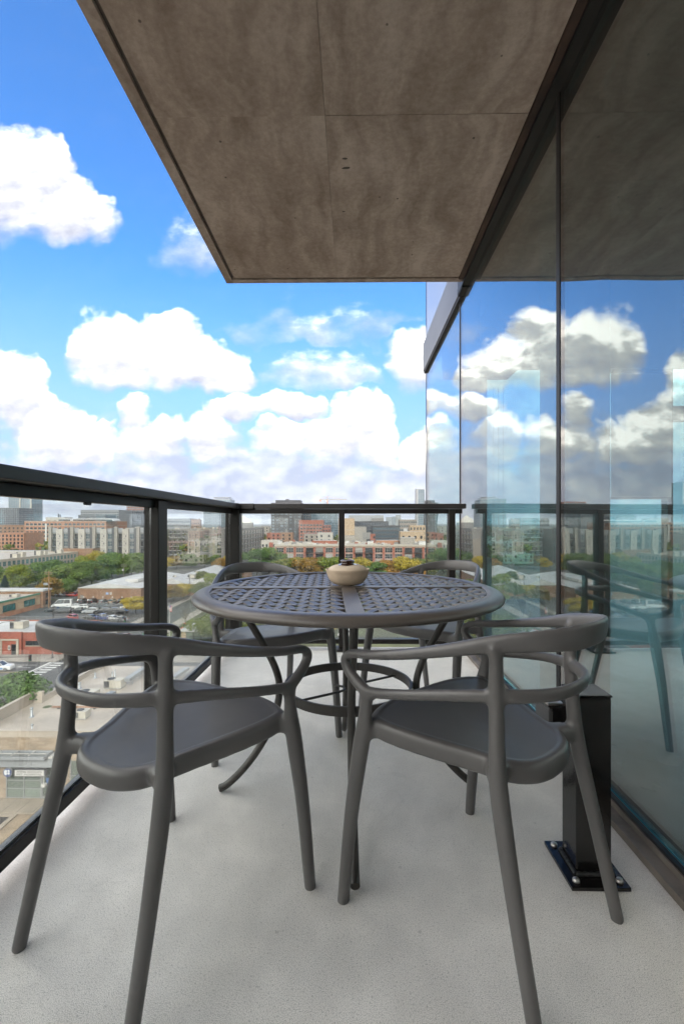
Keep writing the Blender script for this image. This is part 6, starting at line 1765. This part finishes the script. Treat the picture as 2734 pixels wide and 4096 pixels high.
# ---------------------------------------------------------------- street furniture
def pole(label, x, y, h, m, arms, cans=0, group='power poles'):
    o = thing('power_pole', label, 'power pole', (x, y, GZ), 0, group)
    MB().tube([(0, 0, 0), (0, 0, h)], [.17, .12], 8).build('mast', m, o)
    for z in arms:
        MB().box(-1.3, 1.3, -.22, -.12, h - z - .06, h - z + .06).build('crossarm', m, o)
        ins = MB()
        for xx in (-1.2, -.7, .7, 1.2): ins.tube([(xx, -.17, h - z + .06), (xx, -.17, h - z + .26)], .05, 5)
        ins.build('insulator', C['frame_w'], o)
    for k in range(cans):
        MB().tube([(-.45 + .5 * k, -.35, h - 3.3), (-.45 + .5 * k, -.35, h - 2.3)], .22, 10).build('transformer', C['frame_g'] if k else C['frame_w'], o)
    return o
pole('tall tan wooden power pole at the corner of the green trimmed building', -104.0, 154, 12.6, C['wood'], (.5, 1.1, 4.2), 0)
MB().box(-1.6, -.2, -.4, .3, 7.8, 8.5).build('cable_box', C['galv'], bpy.data.objects['power_pole'])
pole('grey power pole among the trees left of the warehouse roof', (333 - 1415) / FPX * 206, 206, 7.6, C['wood_g'], (.3,))
pole('power pole with white transformers among the dark trees', (490 - 1415) / FPX * 216, 216, 9.4, C['wood_g'], (.4, 1.2), 2)
pole('grey power pole at the right end of the warehouse wall by the park', (755 - 1415) / FPX * 178, 178, 7.5, C['wood_g'], (.4,))
def wire(label, a, b, sag, group='overhead wires'):
    pts = []
    for k in range(13):
        f = k / 12; pts.append(Vector(a).lerp(Vector(b), f) - Vector((0, 0, sag * 4 * f * (1 - f))))
    o = MB().tube(pts, .025, 4).build('overhead_wire', C['iron']); tag(o, label, 'wire', group)
pa, pb, pc_ = (-104, 154, GZ + 12), ((333 - 1415) / FPX * 206, 206, GZ + 7.3), ((490 - 1415) / FPX * 216, 216, GZ + 9.0)
wire('thin wire sagging from the tan pole to the grey pole', pa, pb, 1.2); wire('thin wire sagging from the grey pole to the transformer pole', pb, pc_, 1.0); wire('thin wire running right from the transformer pole', pc_, (-92, 240, GZ + 9), .8)
wire('thin wire running left from the tan pole', pa, (-135, 120, GZ + 11), 1.0)
# chain-link fence along the lot
fe = thing('chain_link_fence', 'chain link fence with thin posts along the front of the parking lot', 'fence', (-66, 131.5, GZ))
fx = MB().tube([(0, 0, 1.7), (-41, 0, 1.7)], .03, 4).build('top_rail', C['galv'], fe)
pst = MB().tube([(0, 0, 0), (0, 0, 1.8)], .04, 5).mesh('post', C['galv'])
for k in range(15): inst('post', pst, fe, (-k * 2.93, 0, 0))
mesh_m = bpy.data.materials.new('chain_mesh'); mesh_m.use_nodes = True
t_ = mesh_m.node_tree; g = NT(t_); t_.nodes.clear()
tr = g.new('ShaderNodeBsdfTransparent'); df = g.new('ShaderNodeBsdfDiffuse'); df.inputs[0].default_value = (.12, .12, .12, 1)
o_ = g.new('ShaderNodeTexCoord').outputs['Object']; x_, y_, z_ = g.sep(o_)
d1 = g.m('ABSOLUTE', g.m('SUBTRACT', g.m('FRACT', g.m('MULTIPLY', g.m('ADD', x_, z_), 9.0)), .5)); d2 = g.m('ABSOLUTE', g.m('SUBTRACT', g.m('FRACT', g.m('MULTIPLY', g.m('SUBTRACT', x_, z_), 9.0)), .5))
mxs = g.new('ShaderNodeMixShader'); g.put(mxs.inputs[0], g.m('LESS_THAN', g.m('MINIMUM', d1, d2), .06)); t_.links.new(tr.outputs[0], mxs.inputs[1]); t_.links.new(df.outputs[0], mxs.inputs[2])
mo = g.new('ShaderNodeOutputMaterial'); t_.links.new(mxs.outputs[0], mo.inputs[0])
MB().quad((0, .05, .05), (-41, .05, .05), (-41, .05, 1.7), (0, .05, 1.7)).build('mesh_panel', mesh_m, fe)
def lamp(label, x, y, h, arm, rz, group='street lamps'):
    o = thing('street_lamp', label, 'street lamp', (x, y, GZ), rz, group)
    MB().tube([(0, 0, 0), (0, 0, h - 1), (arm * .3, 0, h - .2), (arm * .8, 0, h)], [.11, .08, .05, .045], 8).build('mast', C['iron'], o)
    MB().lathe([(.0, .1), (.16, .08), (.28, 0), (0, -.04)], (arm * .9, 0, h), 10).build('lamp_head', C['dark_panel'], o)
lamp('dark curved street lamp at the left edge above the red brick building', -77.0, 97, 7.8, 4.6, R(4))
lamp('dark lamp post at the far corner of the red brick building', (466 - 1415) / FPX * 112, 112, 5.6, 1.4, R(20))
lamp('dark lamp post at the left front of the parking lot', (203 - 1415) / FPX * 133, 133, 6.0, .8, R(200))
def signal_head(o, x, z, rot=0.0):
    h = MB().box(-.18, .18, -.15, .12, -.55, .55).build('signal_head', C['black_panel'], o, loc=(x, 0, z), rz=rot)
    for k, cc in enumerate((lin(120, 20, 15), lin(120, 90, 20), lin(40, 200, 140))):
        MB().tube([(0, -.17, .35 - .35 * k), (0, -.151, .35 - .35 * k)], .12, 10, smooth=False).build('lens', mat('lens_%d' % k, cc, .3), h)
        MB().lathe([(.14, 0), (.14, .22)], (0, 0, 0), 10, a0=0, a1=math.pi).build('visor', C['black_panel'], h, loc=(0, -.15, .35 - .35 * k)).rotation_euler = (R(90), 0, 0)
def mast_signal(label, x, y, h, arm, group='traffic signals', rot=0.0):
    o = thing('traffic_signal', label, 'traffic signal', (x, y, GZ), 0, group)
    MB().tube([(0, 0, 0), (0, 0, h + .6)], [.14, .1], 8).build('mast', C['iron'], o)
    MB().tube([(0, 0, h - .5), (arm * .3, 0, h - .1), (arm, 0, h + .1)], [.09, .07, .05], 7).tube([(0, 0, h + .5), (arm * .6, 0, h + .12)], .03, 5).build('arm', C['iron'], o)
    signal_head(o, arm, h - .1, rot)
    return o
mast_signal('traffic signal on a long arm reaching in from the left over the crossing', -70.5, 80.2, 5.1, 13.0)
o = mast_signal('traffic signal on a curved arm reaching left beside the thick railing post', -45.5, 104, 5.2, -4.3)
MB().box(-3.0, -2.2, -.03, .03, 3.2, 3.6).build('street_sign', C['green_trim'], o)
mast_signal('green lit traffic signal at the far corner above the chair arm', -62.2, 110, 5.6, 6.6)
o = thing('pedestrian_signal', 'black pedestrian signal post on the pavement before the red brick building', 'signal post', ((200 - 1415) / FPX * 96.5, 96.5, GZ + .14))
MB().tube([(0, 0, 0), (0, 0, 2.9)], [.12, .08], 8).build('mast', C['iron'], o); MB().box(-.2, .2, -.22, -.09, 2.1, 2.7).build('signal_box', C['black_panel'], o); MB().box(-.13, .13, -.235, -.221, 2.2, 2.6).build('signal_face', C['frame_w'], o); MB().lathe([(.22, 0), (.2, .25), (.1, .3)], n=10).build('base', C['iron'], o)
# flagpole
fl = thing('flagpole', 'white flagpole with a limp red, white and blue flag beside the thick railing post', 'flagpole', ((674 - 1415) / FPX * 108, 108, GZ))
MB().tube([(0, 0, 0), (0, 0, 10)], [.09, .04], 8).build('mast', C['frame_w'], fl)
fr_ = MB(); fw_ = MB()
for k in range(7):
    (fr_ if k % 2 == 0 else fw_).add([(.05, 0, 9.4 - k * .2), (.55, .12, 9.1 - k * .2), (.55, .12, 8.9 - k * .2), (.05, 0, 9.2 - k * .2)], [(0, 1, 2, 3)])
fr_.build('flag_red', mat('flag_red', (.4, .03, .04), .8), fl); fw_.build('flag_white', C['frame_w'], fl); MB().add([(.05, -.01, 9.42), (.3, .04, 9.27), (.3, .04, 8.7), (.05, -.01, 8.82)], [(0, 1, 2, 3)]).build('flag_blue', mat('flag_blue', (.03, .05, .2), .8), fl)

# ---------------------------------------------------------------- air
hz_m = bpy.data.materials.new('haze_air'); hz_m.use_nodes = True
t_ = hz_m.node_tree; t_.nodes.clear()
pv_ = t_.nodes.new('ShaderNodeVolumePrincipled'); mo = t_.nodes.new('ShaderNodeOutputMaterial')
pv_.inputs['Color'].default_value = (.90, .94, 1.0, 1); pv_.inputs['Density'].default_value = HAZE; pv_.inputs['Anisotropy'].default_value = 0.2
t_.links.new(pv_.outputs[0], mo.inputs['Volume'])
MB().box(-12800, 12800, -12800, 12800, GZ - 1.0, 92).build('haze', hz_m, kind='stuff')
